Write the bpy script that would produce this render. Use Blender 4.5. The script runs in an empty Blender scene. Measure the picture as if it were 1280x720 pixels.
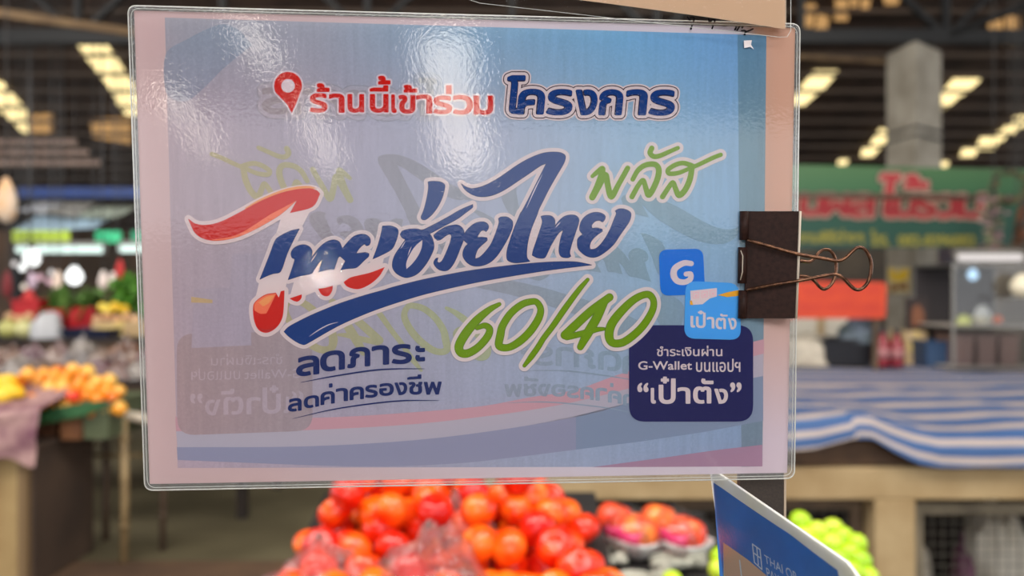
import bpy, bmesh, math, random
import numpy as np
from math import sin, cos, pi, radians
from mathutils import Vector, Matrix, noise
from mathutils.geometry import tessellate_polygon, delaunay_2d_cdt
random.seed(7)
SC = bpy.context.scene
COL = SC.collection

# ------------------------------------------------------------------ camera, world, lights, exposure
EYE = 1.45
F = 1000.0                                   # focal length in pixels of the 1280x720 frame
cd = bpy.data.cameras.new('camera'); cam = bpy.data.objects.new('camera', cd); COL.objects.link(cam)
cam.location = (0, 0, EYE); cam.rotation_euler = (pi/2, 0, 0)
cd.sensor_width = 36; cd.lens = 36*F/1280; cd.clip_start = 0.02; cd.clip_end = 300
cd.dof.use_dof = True; cd.dof.focus_distance = 0.370; cd.dof.aperture_fstop = 6.2
SC.camera = cam
SC.view_settings.view_transform = 'Standard'; SC.view_settings.look = 'None'
SC.view_settings.gamma = 1; SC.view_settings.use_curve_mapping = False
SC.view_settings.exposure = 0.0
SC.cycles.use_denoising = True
SC.cycles.max_bounces = 8; SC.cycles.transparent_max_bounces = 24
SC.cycles.sample_clamp_indirect = 6.0
w = bpy.data.worlds.new('world'); SC.world = w; w.use_nodes = True
bg = w.node_tree.nodes['Background']; bg.inputs[0].default_value = (0.95, 0.97, 1.0, 1); bg.inputs[1].default_value = 2.2

def area(name, loc, target, size, power, color):
    l = bpy.data.lights.new(name, 'AREA'); l.shape = 'RECTANGLE'; l.size, l.size_y = size
    l.energy = power; l.color = color
    o = bpy.data.objects.new(name, l); COL.objects.link(o); o.location = loc
    o.rotation_euler = (Vector(target)-Vector(loc)).to_track_quat('-Z', 'Y').to_euler()
    return o
area('fill_behind_camera', (0.6, -6.0, 4.6), (0, 1.5, 1.2), (7, 2.5), 330, (0.96, 0.98, 1.0))  # soft fill lamp added under the roof behind the camera
area('fill_over_right_aisle', (2.4, 0.9, 4.4), (2.2, 3.4, 0.5), (3.5, 1.6), 160, (1, 0.95, 0.86))  # added lamp, brightens the counter front and cloth
area('fill_over_left_aisle', (-2.6, 1.2, 4.4), (-2.4, 4.2, 0.4), (3.5, 1.6), 160, (1, 0.95, 0.86))  # added lamp to lift the floor and stall on the left
area('fill_over_fruit_stand', (-0.3, 0.75, 3.4), (-0.1, 1.75, 0.85), (1.6, 0.8), 36, (1, 0.98, 0.94))  # unseen lamp added above the apples
area('fill_over_right_stalls', (1.6, 4.2, 4.4), (3.2, 6.8, 0.9), (3, 2), 75, (1, 0.95, 0.86))  # extra fill lamp added for banner, pillar and goods
area('fill_over_left_stalls', (-4.2, 4.4, 4.4), (-4.2, 7.0, 0.9), (4, 2), 110, (1, 0.94, 0.86))  # fill lamp added above the left tables
area('fill_under_left_beam', (-4.6, 7.4, 3.2), (-5.0, 9.4, 2.2), (3, 0.8), 45, (0.95, 0.97, 1))  # added lamp that brightens the tarps below the beam

# ------------------------------------------------------------------ helpers: pixels to points
def ray(px, py): return Vector(((px-640)/F, 1.0, (360-py)/F))
def at(px, py, Y): return Vector((0, 0, EYE)) + ray(px, py)*Y
def lin(c):
    out = []
    for v in c:
        v = v/255.0
        out.append(v/12.92 if v <= 0.04045 else ((v+0.055)/1.055)**2.4)
    return out

# ------------------------------------------------------------------ materials
MATS = {}
def mat(name, rgb, rough=0.6, metal=0.0, spec=0.5, k=1.0, noise_amt=0.0, nscale=8.0, bump=0.0, bscale=40.0, rgb2=None, emit=None, coat=0.0):
    if name in MATS: return MATS[name]
    m = bpy.data.materials.new(name); m.use_nodes = True; nt = m.node_tree; b = nt.nodes['Principled BSDF']
    c = [min(x/k, 0.93) for x in lin(rgb)]
    b.inputs['Base Color'].default_value = (*c, 1); b.inputs['Roughness'].default_value = rough
    b.inputs['Metallic'].default_value = metal; b.inputs['Specular IOR Level'].default_value = spec
    b.inputs['Coat Weight'].default_value = coat
    tc = nt.nodes.new('ShaderNodeTexCoord')
    if rgb2 is not None or noise_amt:
        c2 = [min(x/k, 0.93) for x in lin(rgb2)] if rgb2 is not None else [x*(1-noise_amt) for x in c]
        n = nt.nodes.new('ShaderNodeTexNoise'); n.inputs['Scale'].default_value = nscale; n.inputs['Detail'].default_value = 5
        r = nt.nodes.new('ShaderNodeValToRGB'); r.color_ramp.elements[0].position = 0.35; r.color_ramp.elements[1].position = 0.65
        r.color_ramp.elements[0].color = (*c, 1); r.color_ramp.elements[1].color = (*c2, 1)
        nt.links.new(tc.outputs['Object'], n.inputs['Vector']); nt.links.new(n.outputs['Fac'], r.inputs['Fac'])
        nt.links.new(r.outputs['Color'], b.inputs['Base Color'])
    if bump:
        n2 = nt.nodes.new('ShaderNodeTexNoise'); n2.inputs['Scale'].default_value = bscale; n2.inputs['Detail'].default_value = 4
        bp = nt.nodes.new('ShaderNodeBump'); bp.inputs['Strength'].default_value = bump; bp.inputs['Distance'].default_value = 0.02
        nt.links.new(tc.outputs['Object'], n2.inputs['Vector']); nt.links.new(n2.outputs['Fac'], bp.inputs['Height'])
        nt.links.new(bp.outputs['Normal'], b.inputs['Normal'])
    if emit is not None:
        b.inputs['Emission Color'].default_value = (*emit[0], 1); b.inputs['Emission Strength'].default_value = emit[1]
    MATS[name] = m; return m

KP = 0.80                                    # light that falls on the poster: printed colour = photo colour / KP
def ink(name, rgb): return mat(name, rgb, rough=0.75, spec=0.0, k=KP)

def film_mat(name, haze, tint=(1, 1, 1), gloss=1.0, bump=0.35, bscale=260.0, rough=0.06, bdist=0.0002):
    if name in MATS: return MATS[name]
    m = bpy.data.materials.new(name); m.use_nodes = True; nt = m.node_tree; nt.nodes.clear()
    out = nt.nodes.new('ShaderNodeOutputMaterial')
    tr = nt.nodes.new('ShaderNodeBsdfTransparent'); tr.inputs[0].default_value = (*tint, 1)
    gl = nt.nodes.new('ShaderNodeBsdfGlossy'); gl.inputs['Roughness'].default_value = rough
    di = nt.nodes.new('ShaderNodeBsdfDiffuse'); di.inputs[0].default_value = (0.85, 0.85, 0.85, 1)
    fr = nt.nodes.new('ShaderNodeFresnel'); fr.inputs['IOR'].default_value = 1.5
    mu = nt.nodes.new('ShaderNodeMath'); mu.operation = 'MULTIPLY'; mu.inputs[1].default_value = gloss
    m1 = nt.nodes.new('ShaderNodeMixShader'); m1.inputs[0].default_value = haze
    m2 = nt.nodes.new('ShaderNodeMixShader')
    tc = nt.nodes.new('ShaderNodeTexCoord'); no = nt.nodes.new('ShaderNodeTexNoise'); bp = nt.nodes.new('ShaderNodeBump')
    no.inputs['Scale'].default_value = bscale; no.inputs['Detail'].default_value = 3
    bp.inputs['Strength'].default_value = bump; bp.inputs['Distance'].default_value = bdist
    L = nt.links.new
    L(tc.outputs['Object'], no.inputs['Vector']); L(no.outputs['Fac'], bp.inputs['Height'])
    L(bp.outputs['Normal'], gl.inputs['Normal']); L(fr.outputs[0], mu.inputs[0])
    L(tr.outputs[0], m1.inputs[1]); L(di.outputs[0], m1.inputs[2])
    L(m1.outputs[0], m2.inputs[1]); L(gl.outputs[0], m2.inputs[2]); L(mu.outputs[0], m2.inputs[0])
    L(m2.outputs[0], out.inputs['Surface'])
    MATS[name] = m; return m

def glow(name, rgb, strength):
    if name in MATS: return MATS[name]
    m = bpy.data.materials.new(name); m.use_nodes = True; nt = m.node_tree; nt.nodes.clear()
    out = nt.nodes.new('ShaderNodeOutputMaterial'); e = nt.nodes.new('ShaderNodeEmission')
    e.inputs[0].default_value = (*rgb, 1); e.inputs[1].default_value = strength
    nt.links.new(e.outputs[0], out.inputs[0]); MATS[name] = m; return m

# ------------------------------------------------------------------ helpers: objects
def tag(o, label, cat, group=None):
    o['label'] = label; o['category'] = cat
    if group: o['group'] = group
    return o
def thing(name, label, cat, loc, group=None):
    o = bpy.data.objects.new(name, None); COL.objects.link(o); o.location = loc; o.empty_display_size = 0.05
    return tag(o, label, cat, group)
def root_of(o):
    v = Vector((0, 0, 0))
    while o is not None: v = v + o.location; o = o.parent
    return v
def link(name, me, parent=None, smooth=False):
    o = bpy.data.objects.new(name, me); COL.objects.link(o)
    if parent is not None:
        d = root_of(parent)
        me.transform(Matrix.Translation(-d)); o.parent = parent
    if smooth:
        for p in me.polygons: p.use_smooth = True
    return o
def struct(o): o['kind'] = 'structure'; return o
def copy_tree(o, loc, rot=None, scale=None, label=None, group=None):
    c = o.copy(); COL.objects.link(c); c.location = loc
    if rot is not None: c.rotation_euler = rot
    if scale is not None: c.scale = scale if hasattr(scale, '__len__') else (scale,)*3
    if label: c['label'] = label
    if group: c['group'] = group
    for ch in list(o.children):
        k = ch.copy(); COL.objects.link(k); k.parent = c
        for g in ch.children:
            q = g.copy(); COL.objects.link(q); q.parent = k
    return c

class MB:
    """collects shapes in world space into one mesh"""
    def __init__(s): s.bm = bmesh.new(); s.mats = []; s.cur = 0
    def use(s, m):
        if m not in s.mats: s.mats.append(m)
        s.cur = s.mats.index(m); return s
    def _f(s, vs):
        try:
            f = s.bm.faces.new(vs); f.material_index = s.cur; return f
        except ValueError: return None
    def quad(s, *pts): s._f([s.bm.verts.new(p) for p in pts]); return s
    def box(s, c, d, rot=None, bev=0.0):
        M = Matrix.Translation(Vector(c)) @ (rot.to_4x4() if rot is not None else Matrix.Identity(4))
        t = bmesh.new(); bmesh.ops.create_cube(t, size=1.0, matrix=Matrix.Diagonal((d[0], d[1], d[2], 1)))
        if bev: bmesh.ops.bevel(t, geom=list(t.edges), offset=bev, segments=2, affect='EDGES', profile=0.5)
        s._add(t, M); return s
    def box2(s, a, b, bev=0.0):
        a = Vector(a); b = Vector(b); d = b-a
        return s.box((a+b)/2, (abs(d.x), abs(d.y), abs(d.z)), None, bev)
    def bar(s, a, b, wx, wz):
        a = Vector(a); b = Vector(b); d = b-a
        q = d.to_track_quat('X', 'Z').to_matrix()
        return s.box((a+b)/2, (d.length, wx, wz), q)
    def ball(s, c, r, seg=16, rings=10, rot=None):
        t = bmesh.new(); bmesh.ops.create_uvsphere(t, u_segments=seg, v_segments=rings, radius=1.0)
        rr = r if hasattr(r, '__len__') else (r, r, r)
        M = Matrix.Translation(Vector(c)) @ (rot.to_4x4() if rot is not None else Matrix.Identity(4)) @ Matrix.Diagonal((*rr, 1))
        s._add(t, M); return s
    def lathe(s, c, prof, seg=20, axis=None):
        q = Vector(axis).to_track_quat('Z', 'Y').to_matrix() if axis is not None else Matrix.Identity(3)
        rings = []
        for r, z in prof:
            rings.append([s.bm.verts.new(Vector(c)+q @ Vector((r*cos(2*pi*i/seg), r*sin(2*pi*i/seg), z))) for i in range(seg)])
        for a, b in zip(rings, rings[1:]):
            for i in range(seg): s._f([a[i], a[(i+1) % seg], b[(i+1) % seg], b[i]])
        s._f(list(reversed(rings[0]))); s._f(rings[-1]); return s
    def tube(s, pts, r, seg=8, closed=False):
        pts = [Vector(p) for p in pts]; n = len(pts); rings = []
        up = None
        for i, p in enumerate(pts):
            a = pts[(i-1) % n] if closed or i > 0 else p
            b = pts[(i+1) % n] if closed or i < n-1 else p
            t = (b-a).normalized()
            if up is None: up = t.orthogonal().normalized()
            up = (up - t*up.dot(t))
            up = up.normalized() if up.length > 1e-6 else t.orthogonal().normalized()
            v = t.cross(up); rr = r[i] if hasattr(r, '__len__') else r
            rings.append([s.bm.verts.new(p+(up*cos(2*pi*j/seg)+v*sin(2*pi*j/seg))*rr) for j in range(seg)])
        m = n if closed else n-1
        for i in range(m):
            a, b = rings[i], rings[(i+1) % n]
            for j in range(seg): s._f([a[j], a[(j+1) % seg], b[(j+1) % seg], b[j]])
        if not closed: s._f(list(reversed(rings[0]))); s._f(rings[-1])
        return s
    def grid(s, fn, nu, nv):
        vs = [[s.bm.verts.new(fn(i/nu, j/nv)) for j in range(nv+1)] for i in range(nu+1)]
        for i in range(nu):
            for j in range(nv): s._f([vs[i][j], vs[i+1][j], vs[i+1][j+1], vs[i][j+1]])
        return s
    def prism(s, poly, depth):
        """polygon of world points extruded by the vector depth"""
        a = [s.bm.verts.new(Vector(p)) for p in poly]; b = [s.bm.verts.new(Vector(p)+Vector(depth)) for p in poly]
        s._f(a); s._f(list(reversed(b)))
        for i in range(len(a)): s._f([a[i-1], b[i-1], b[i], a[i]])
        return s
    def _add(s, t, M):
        me = bpy.data.meshes.new('t'); t.to_mesh(me); t.free()
        n0 = len(s.bm.faces); me.transform(M); s.bm.from_mesh(me); bpy.data.meshes.remove(me)
        s.bm.faces.ensure_lookup_table()
        for i in range(n0, len(s.bm.faces)): s.bm.faces[i].material_index = s.cur
    def build(s, name, parent=None, smooth=False, m=None, fix=True):
        if m is not None: s.mats = [m]
        if fix: bmesh.ops.recalc_face_normals(s.bm, faces=list(s.bm.faces))
        me = bpy.data.meshes.new(name); s.bm.to_mesh(me); s.bm.free()
        for q in s.mats: me.materials.append(q)
        return link(name, me, parent, smooth)

# ------------------------------------------------------------------ helpers: flat print laid on a real plane
def smooth_poly(pts, closed=True, n=4, corner=55):
    P = [Vector(p[:2]) for p in pts]; W = [p[2] if len(p) > 2 else 0 for p in pts]; N = len(P); out = []
    def is_corner(i):
        if not closed and i in (0, N-1): return True
        a = (P[i]-P[i-1]); b = (P[(i+1) % N]-P[i])
        if a.length < 1e-6 or b.length < 1e-6: return True
        return math.degrees(a.angle(b)) > corner
    def tan(i):
        if is_corner(i): return None
        return (P[(i+1) % N]-P[i-1])*0.5
    for i in range(N if closed else N-1):
        j = (i+1) % N; a, b = P[i], P[j]; d = b-a
        ta, tb = tan(i), tan(j)
        if ta is None: ta = d
        if tb is None: tb = d
        ta = ta.normalized()*min(ta.length, d.length*1.2) if ta.length > 0 else ta
        tb = tb.normalized()*min(tb.length, d.length*1.2) if tb.length > 0 else tb
        for k in range(n):
            t = k/n; t2 = t*t; t3 = t2*t
            q = a*(2*t3-3*t2+1)+ta*(t3-2*t2+t)+b*(-2*t3+3*t2)+tb*(t3-t2)
            out.append((q.x, q.y, W[i]+(W[j]-W[i])*t))
    if not closed: out.append((P[-1].x, P[-1].y, W[-1]))
    return out
def X(ox, oy, s, pts): return [(ox+p[0]/s, oy+p[1]/s)+((p[2]/s,) if len(p) > 2 else ()) for p in pts]

GL = {}
def glyph(s):
    """directed outline segments of a piece of text in a unit box"""
    if s in GL: return GL[s]
    c = bpy.data.curves.new('t', 'FONT'); c.body = s; c.resolution_u = 4; c.fill_mode = 'NONE'
    o = bpy.data.objects.new('t', c); COL.objects.link(o); bpy.context.view_layer.update()
    e = o.evaluated_get(bpy.context.evaluated_depsgraph_get()); me = e.to_mesh()
    V = [(v.co.x, v.co.y) for v in me.vertices]; ed = [tuple(q.vertices) for q in me.edges]
    e.to_mesh_clear(); bpy.data.objects.remove(o); bpy.data.curves.remove(c)
    B = [(a, b_) if abs(a-b_) == 1 and b_ > a else (b_, a) if abs(a-b_) == 1 else (max(a, b_), min(a, b_)) for a, b_ in ed]
    x0 = min(v[0] for v in V); x1 = max(v[0] for v in V); y0 = min(v[1] for v in V); y1 = max(v[1] for v in V)
    V = [((x-x0)/(x1-x0), (y-y0)/(y1-y0)) for x, y in V]
    GL[s] = (V, None, B); return GL[s]

class Flat:
    """shapes given in photo pixels, merged per layer and ink, intersected with a plane in the world"""
    DZ = 0.00008
    RES = 3.0
    def __init__(s, p0, n, mirror=None):
        s.p0 = Vector(p0); s.n = Vector(n).normalized(); s.mats = []; s.mirror = mirror; s.groups = {}
    def pt(s, px, py, lay):
        if s.mirror: px, py = s.mirror(px, py)
        d = ray(px, py); p0 = s.p0 + s.n*lay*s.DZ; o = Vector((0, 0, EYE))
        return o + d*((p0-o).dot(s.n)/d.dot(s.n))
    def _g(s, lay, m):
        if m not in s.mats: s.mats.append(m)
        return s.groups.setdefault((lay, m.name), ([], []))      # filled outlines, capsules
    def poly(s, pts, lay, m, grow=0.0, smooth=True, holes=(), n=4, corner=55):
        E = []
        for r in (pts, *holes):
            q = [p[:2] for p in (smooth_poly(r, True, n, corner) if smooth else r)]
            E += [(*q[i-1], *q[i]) for i in range(len(q))]
        s._fill(E, lay, m, grow); return s
    def _fill(s, E, lay, m, grow, wind=False):
        g = s._g(lay, m); g[0].append((E, grow, wind))
    def line(s, pts, lay, m, grow=0.0, smooth=True, closed=False, n=5):
        if smooth: pts = smooth_poly(pts, closed, n, 170); pts = pts+[pts[0]] if closed else pts
        g = s._g(lay, m)
        for p, q in zip(pts, pts[1:]): g[1].append((p[0], p[1], q[0], q[1], p[2]/2+grow, q[2]/2+grow))
        return s
    def glyph(s, ch, box, lay, m, bold=0.0, grow=0.0, rise=0.0, lean=0.0, seg=6):
        """box = x0, y_top, x1, y_bottom in pixels; rise tilts the base line, lean slants the stems"""
        V, Fs, B = glyph(ch); x0, y0, x1, y1 = box
        x0 += bold; x1 -= bold; y0 += bold; y1 -= bold
        mp = [(x0+(x1-x0)*u+lean*v*(y1-y0), y1-(y1-y0)*v-rise*u) for u, v in V]
        s._fill([(*mp[a], *mp[b]) for a, b in B], lay, m, bold+grow, True); return s
    def quad_text(s, txt, quad, lay, m, bold=0.0):
        V, Fs, B = glyph(txt); a, b_, c, d = [Vector(p) for p in quad]
        mp = [(d*(1-u)+c*u)*(1-v)+(a*(1-u)+b_*u)*v for u, v in V]
        s._fill([(*mp[i], *mp[j]) for i, j in B], lay, m, bold, True); return s
    @staticmethod
    def _cap(X, Y, e):
        ax, ay, bx, by, r0, r1 = e; dx, dy = bx-ax, by-ay; L2 = dx*dx+dy*dy
        t = np.clip(((X-ax)*dx+(Y-ay)*dy)/L2, 0, 1) if L2 > 1e-12 else 0*X
        return np.hypot(X-ax-t*dx, Y-ay-t*dy)-(r0+(r1-r0)*t)
    def _field(s, fills, caps):
        R = s.RES; xs = [v for E, g, wd in fills for e in E for v in (e[0]-g, e[0]+g)]+[v for c in caps for v in (min(c[0], c[2])-max(c[4:]), max(c[0], c[2])+max(c[4:]))]
        ys = [v for E, g, wd in fills for e in E for v in (e[1]-g, e[1]+g)]+[v for c in caps for v in (min(c[1], c[3])-max(c[4:]), max(c[1], c[3])+max(c[4:]))]
        X0, Y0 = min(xs)-2, min(ys)-2; W = int((max(xs)+2-X0)*R)+2; H = int((max(ys)+2-Y0)*R)+2
        G = np.full((H, W), 2.0)
        def win(x0, y0, x1, y1):
            i0 = max(0, int((x0-X0)*R)-1); i1 = min(W, int((x1-X0)*R)+3); j0 = max(0, int((y0-Y0)*R)-1); j1 = min(H, int((y1-Y0)*R)+3)
            return (slice(j0, j1), slice(i0, i1)), X0+np.arange(i0, i1)[None, :]/R, Y0+np.arange(j0, j1)[:, None]/R
        for E, g, wd in fills:
            A = np.array(E); m = g+1.2
            w0, X, Y = win(A[:, (0, 2)].min()-m, A[:, (1, 3)].min()-m, A[:, (0, 2)].max()+m, A[:, (1, 3)].max()+m)
            ins = np.zeros((Y.shape[0], X.shape[1]), int); D = np.full(ins.shape, m)
            for ax, ay, bx, by in E:
                if ay != by:
                    row = ((ay > Y) != (by > Y))[:, 0]
                    if row.any():
                        xi = ax+(Y[row]-ay)*(bx-ax)/(by-ay); ins[row] += (X < xi)*(1 if by > ay or not wd else -1)
            ins = ins != 0 if wd else ins % 2 == 1; i0, j0 = w0[1].start, w0[0].start
            for e in E:
                v, P, Q = win(min(e[0], e[2])-m, min(e[1], e[3])-m, max(e[0], e[2])+m, max(e[1], e[3])+m)
                l = (slice(v[0].start-j0, v[0].stop-j0), slice(v[1].start-i0, v[1].stop-i0)); t = s._cap(P, Q, (*e, 0, 0)); h, k = D[l].shape; D[l] = np.minimum(D[l], t[:h, :k])
            G[w0] = np.minimum(G[w0], np.where(ins, -D, D)-g)
        for c in caps:
            r = max(c[4:])+1.2; v, P, Q = win(min(c[0], c[2])-r, min(c[1], c[3])-r, max(c[0], c[2])+r, max(c[1], c[3])+r)
            G[v] = np.minimum(G[v], s._cap(P, Q, c))
        return G, X0, Y0
    def _mesh(s, fills, caps):
        G, X0, Y0 = s._field(fills, caps); R = s.RES; G = np.where(np.abs(G) < 1e-6, 1e-6, G); I = G < 0
        seg = {}; cell = I[:-1, :-1]*1+I[:-1, 1:]*2+I[1:, 1:]*4+I[1:, :-1]*8
        T = {1: ('LT',), 2: ('TR',), 3: ('LR',), 4: ('RB',), 6: ('TB',), 7: ('LB',), 8: ('BL',), 9: ('BT',), 11: ('BR',), 12: ('RL',), 13: ('RT',), 14: ('TL',), 5: ('LT', 'RB'), 10: ('TR', 'BL')}
        J, K = np.nonzero((cell > 0) & (cell < 15))
        def key(j, i, c): return ('h', j, i) if c == 'T' else ('h', j+1, i) if c == 'B' else ('v', j, i) if c == 'L' else ('v', j, i+1)
        for j, i in zip(J.tolist(), K.tolist()):
            for a, b in T[int(cell[j, i])]: seg.setdefault(key(j, i, a), []).append(key(j, i, b)); seg.setdefault(key(j, i, b), []).append(key(j, i, a))
        def pos(k):
            _, j, i = k; j2, i2 = (j, i+1) if k[0] == 'h' else (j+1, i); u = G[j, i]/(G[j, i]-G[j2, i2]); return (X0+(i+(i2-i)*u)/R, Y0+(j+(j2-j)*u)/R)
        seen = set(); loops = []
        for k in seg:
            if k in seen: continue
            lp = [k]; seen.add(k); cur = k
            while True:
                nx = [q for q in seg[cur] if q not in seen]
                if not nx: break
                cur = nx[0]; seen.add(cur); lp.append(cur)
            if len(lp) > 5: loops.append([pos(q) for q in lp])
        def simp(L, tol=.05):
            A = np.array(L+[L[0]]); keep = [0]; i = 0; n = len(A)
            while i < n-1:
                j = min(i+24, n-1)
                while j > i+1:
                    d = A[j]-A[i]; l = math.hypot(*d)
                    if l > 1e-9 and np.abs((A[i+1:j, 0]-A[i, 0])*d[1]-(A[i+1:j, 1]-A[i, 1])*d[0]).max()/l < tol: break
                    j -= 1
                keep.append(j); i = j
            return A[keep[:-1]].tolist()
        P, E = [], []
        for L in loops:
            q = simp(L)
            if len(q) < 3: continue
            i0 = len(P); n = len(q); P += q; E += [(i0+i, i0+(i+1) % n) for i in range(n)]
        if not P: return [], []
        vs, _, fs, _, _, _ = delaunay_2d_cdt([Vector(p) for p in P], E, [], 0, 1e-6)
        out = []
        for t in fs:
            cx = sum(vs[i].x for i in t)/3; cy = sum(vs[i].y for i in t)/3; fx, fy = (cx-X0)*R, (cy-Y0)*R; i, j = int(fx), int(fy); a, b = fx-i, fy-j
            if (G[j, i]*(1-a)+G[j, i+1]*a)*(1-b)+(G[j+1, i]*(1-a)+G[j+1, i+1]*a)*b < 0: out.append(tuple(t))
        return [(v.x, v.y) for v in vs], out
    def build(s, name, parent=None):
        V, Fc, M = [], [], []
        for (lay, mn), (fills, caps) in s.groups.items():
            k = [q.name for q in s.mats].index(mn); sharp = not caps and len(fills) == 1 and fills[0][1] == 0 and len(fills[0][0]) < 60
            if sharp:                                        # a single plain outline keeps its exact corners
                P = [e[:2] for e in fills[0][0]]; i0 = len(V); V += [tuple(s.pt(*p, lay)) for p in P]
                for t in tessellate_polygon([[Vector((*p, 0)) for p in P]]): Fc.append(tuple(i0+i for i in t)); M.append(k)
                continue
            vs, fs = s._mesh(fills, caps); i0 = len(V); V += [tuple(s.pt(*v, lay)) for v in vs]
            for t in fs: Fc.append(tuple(i0+i for i in t)); M.append(k)
        me = bpy.data.meshes.new(name); me.from_pydata(V, [], Fc)
        for q in s.mats: me.materials.append(q)
        me.polygons.foreach_set('material_index', M)
        bm = bmesh.new(); bm.from_mesh(me); bm.normal_update()
        for f in bm.faces:                                   # every printed face looks toward the reader
            if f.normal.dot(s.n) < 0: f.normal_flip()
        bmesh.ops.delete(bm, geom=[v for v in bm.verts if not v.link_faces], context='VERTS')
        bm.to_mesh(me); bm.free(); me.update()
        return link(name, me, parent)
# ------------------------------------------------------------------ the market hall (setting)
ROOF0, SF, SB = 7.0, 0.203, 0.25             # ridge height over the camera, slopes to front and to back
m_floor = mat('floor_concrete', (112, 104, 80), 0.55, rgb2=(88, 80, 60), nscale=1.4, bump=0.15, bscale=6)
m_roof = mat('roof_sheet', (88, 68, 58), 0.8, rgb2=(62, 48, 42), nscale=2.0)
m_steel = mat('dark_steel', (20, 20, 22), 0.6)
m_purlin = mat('purlin_paint', (86, 70, 58), 0.6)
m_far = mat('far_market', (60, 48, 40), 0.9, rgb2=(34, 30, 28), nscale=1.1)
b = MB().use(m_floor); b.box2((-18, -30, -0.1), (18, 24, 0)); struct(b.build('floor'))
def roofz(y): return ROOF0 - SF*y if y >= 0 else ROOF0 + SB*y
b = MB().use(m_roof)
for x0, x1 in ((-16, 16),):
    b.prism([(x0, 0, roofz(0)), (x0, 23, roofz(23)), (x0, 23, roofz(23)+.06), (x0, 0, roofz(0)+.06)], (x1-x0, 0, 0))
    b.prism([(x0, 0, roofz(0)), (x0, -15.5, roofz(-15.5)), (x0, -15.5, roofz(-15.5)+.06), (x0, 0, roofz(0)+.06)], (x1-x0, 0, 0))
struct(b.build('ceiling'))
b = MB().use(m_far); b.box2((-16, 22.6, 0), (16, 22.8, roofz(22.8))); struct(b.build('wall_back'))

# roof purlins and trusses
b = MB().use(m_purlin); b.box((0, 0, 0), (30, 0.05, 0.05)); pur = struct(b.build('roof_purlin')); first = True
yy = 1.08
while yy < 22.4:
    o = pur if first else pur.copy()
    if not first: COL.objects.link(o)
    o.location = (0, yy, roofz(yy)-0.085); first = False; yy += 0.555
def truss(Y, zc, name):
    b = MB().use(m_steel); b.bar((-14, Y, zc), (14, Y, zc), 0.1, 0.13)
    top = roofz(Y)-0.22
    b.bar((-14, Y, top), (14, Y, top), 0.08, 0.08); x = -14; k = 0
    while x < 14:
        b.bar((x, Y, zc), (x, Y, top), 0.06, 0.06)
        if k % 2: b.bar((x, Y, zc), (x+1.4, Y, top), 0.06, 0.05)
        else: b.bar((x, Y, top), (x+1.4, Y, zc), 0.06, 0.05)
        x += 1.4; k += 1
    return struct(b.build(name))
truss(7.75, 3.88, 'roof_truss'); truss(16.5, 3.3, 'roof_truss')
# a slanting brace up at the right, a wood batten under the left slope
b = MB().use(m_steel); b.tube([at(1190, 42, 7.0), at(1300, 0, 6.2)], 0.035, 8); struct(b.build('roof_brace'))
m_batten = mat('batten_wood', (120, 96, 66), 0.7, rgb2=(88, 66, 44), nscale=5)
b = MB().use(m_batten); b.bar(at(-20, 14, 6.6), at(175, 42, 7.4), 0.06, 0.07); struct(b.build('roof_batten'))
b = MB().use(m_batten); b.bar(at(995, 71, 9.0), at(1112, 78, 9.0), 0.05, 0.05); struct(b.build('roof_batten'))

# translucent skylights let into the roof, and sunlit patches drawn as glowing panels
def on_plane(o, d, Yfun):
    # meet the roof z = ROOF0 - s*y along o + t d
    s = Yfun
    t = (ROOF0 - 0.05 - o.z - s*o.y)/(d.z + s*d.y)
    return o + d*t
m_sky = glow('skylight_sheet', (1.0, 0.80, 0.38), 1.75)
m_sunpatch = glow('sunlit_patch_glow', (0.75, 0.42, 0.16), 0.75)  # sunlight on boards and roof patches given as emission
m_sky3 = glow('skylight_sheet_clear', (1.0, 0.92, 0.80), 10.5)
E0 = Vector((0, 0, EYE)); wn = [0]
def skylight_or_sunpatch(quad, m):
    pts = [on_plane(E0, ray(*p), SF) for p in quad]; wn[0] += 1
    b = MB().use(m); b.prism(pts, (0, 0, 0.03)); struct(b.build('window_%d' % wn[0]))
for q in ([(83, 40), (125, 40), (138, 65), (104, 65)], [(102, 67), (141, 67), (154, 88), (121, 88)], [(120, 90), (155, 90), (168, 109), (137, 109)],
          [(136, 111), (170, 111), (180, 127), (148, 127)], [(146, 129), (178, 129), (186, 144), (158, 144)],
          [(-30, 96), (4, 106), (30, 136), (0, 136)], [(1, 139), (33, 139), (33, 152), (14, 152)], [(18, 155), (34, 155), (34, 168), (30, 168)],
          [(1018, 91), (1047, 91), (1028, 113), (1000, 113)], [(998, 115), (1024, 115), (1000, 136), (980, 136)],
          [(1192, 101), (1225, 101), (1203, 120), (1175, 120)], [(1172, 122), (1198, 122), (1181, 137), (1163, 137)],
          [(1100, 163), (1114, 166), (1105, 180), (1088, 182)], [(1080, 184), (1100, 186), (1090, 196), (1076, 196)], [(1050, 199), (1061, 199), (1058, 206), (1047, 206)],
          [(1174, 204), (1186, 204), (1183, 210), (1172, 210)], [(1204, 188), (1222, 188), (1216, 198), (1199, 198)], [(1226, 174), (1250, 174), (1243, 187), (1220, 187)],
          [(1248, 166), (1260, 168), (1254, 176), (1243, 176)], [(1256, 160), (1274, 160), (1268, 170), (1250, 171)], [(1268, 148), (1290, 146), (1290, 158), (1264, 160)]):
    skylight_or_sunpatch(q, m_sky)
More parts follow.
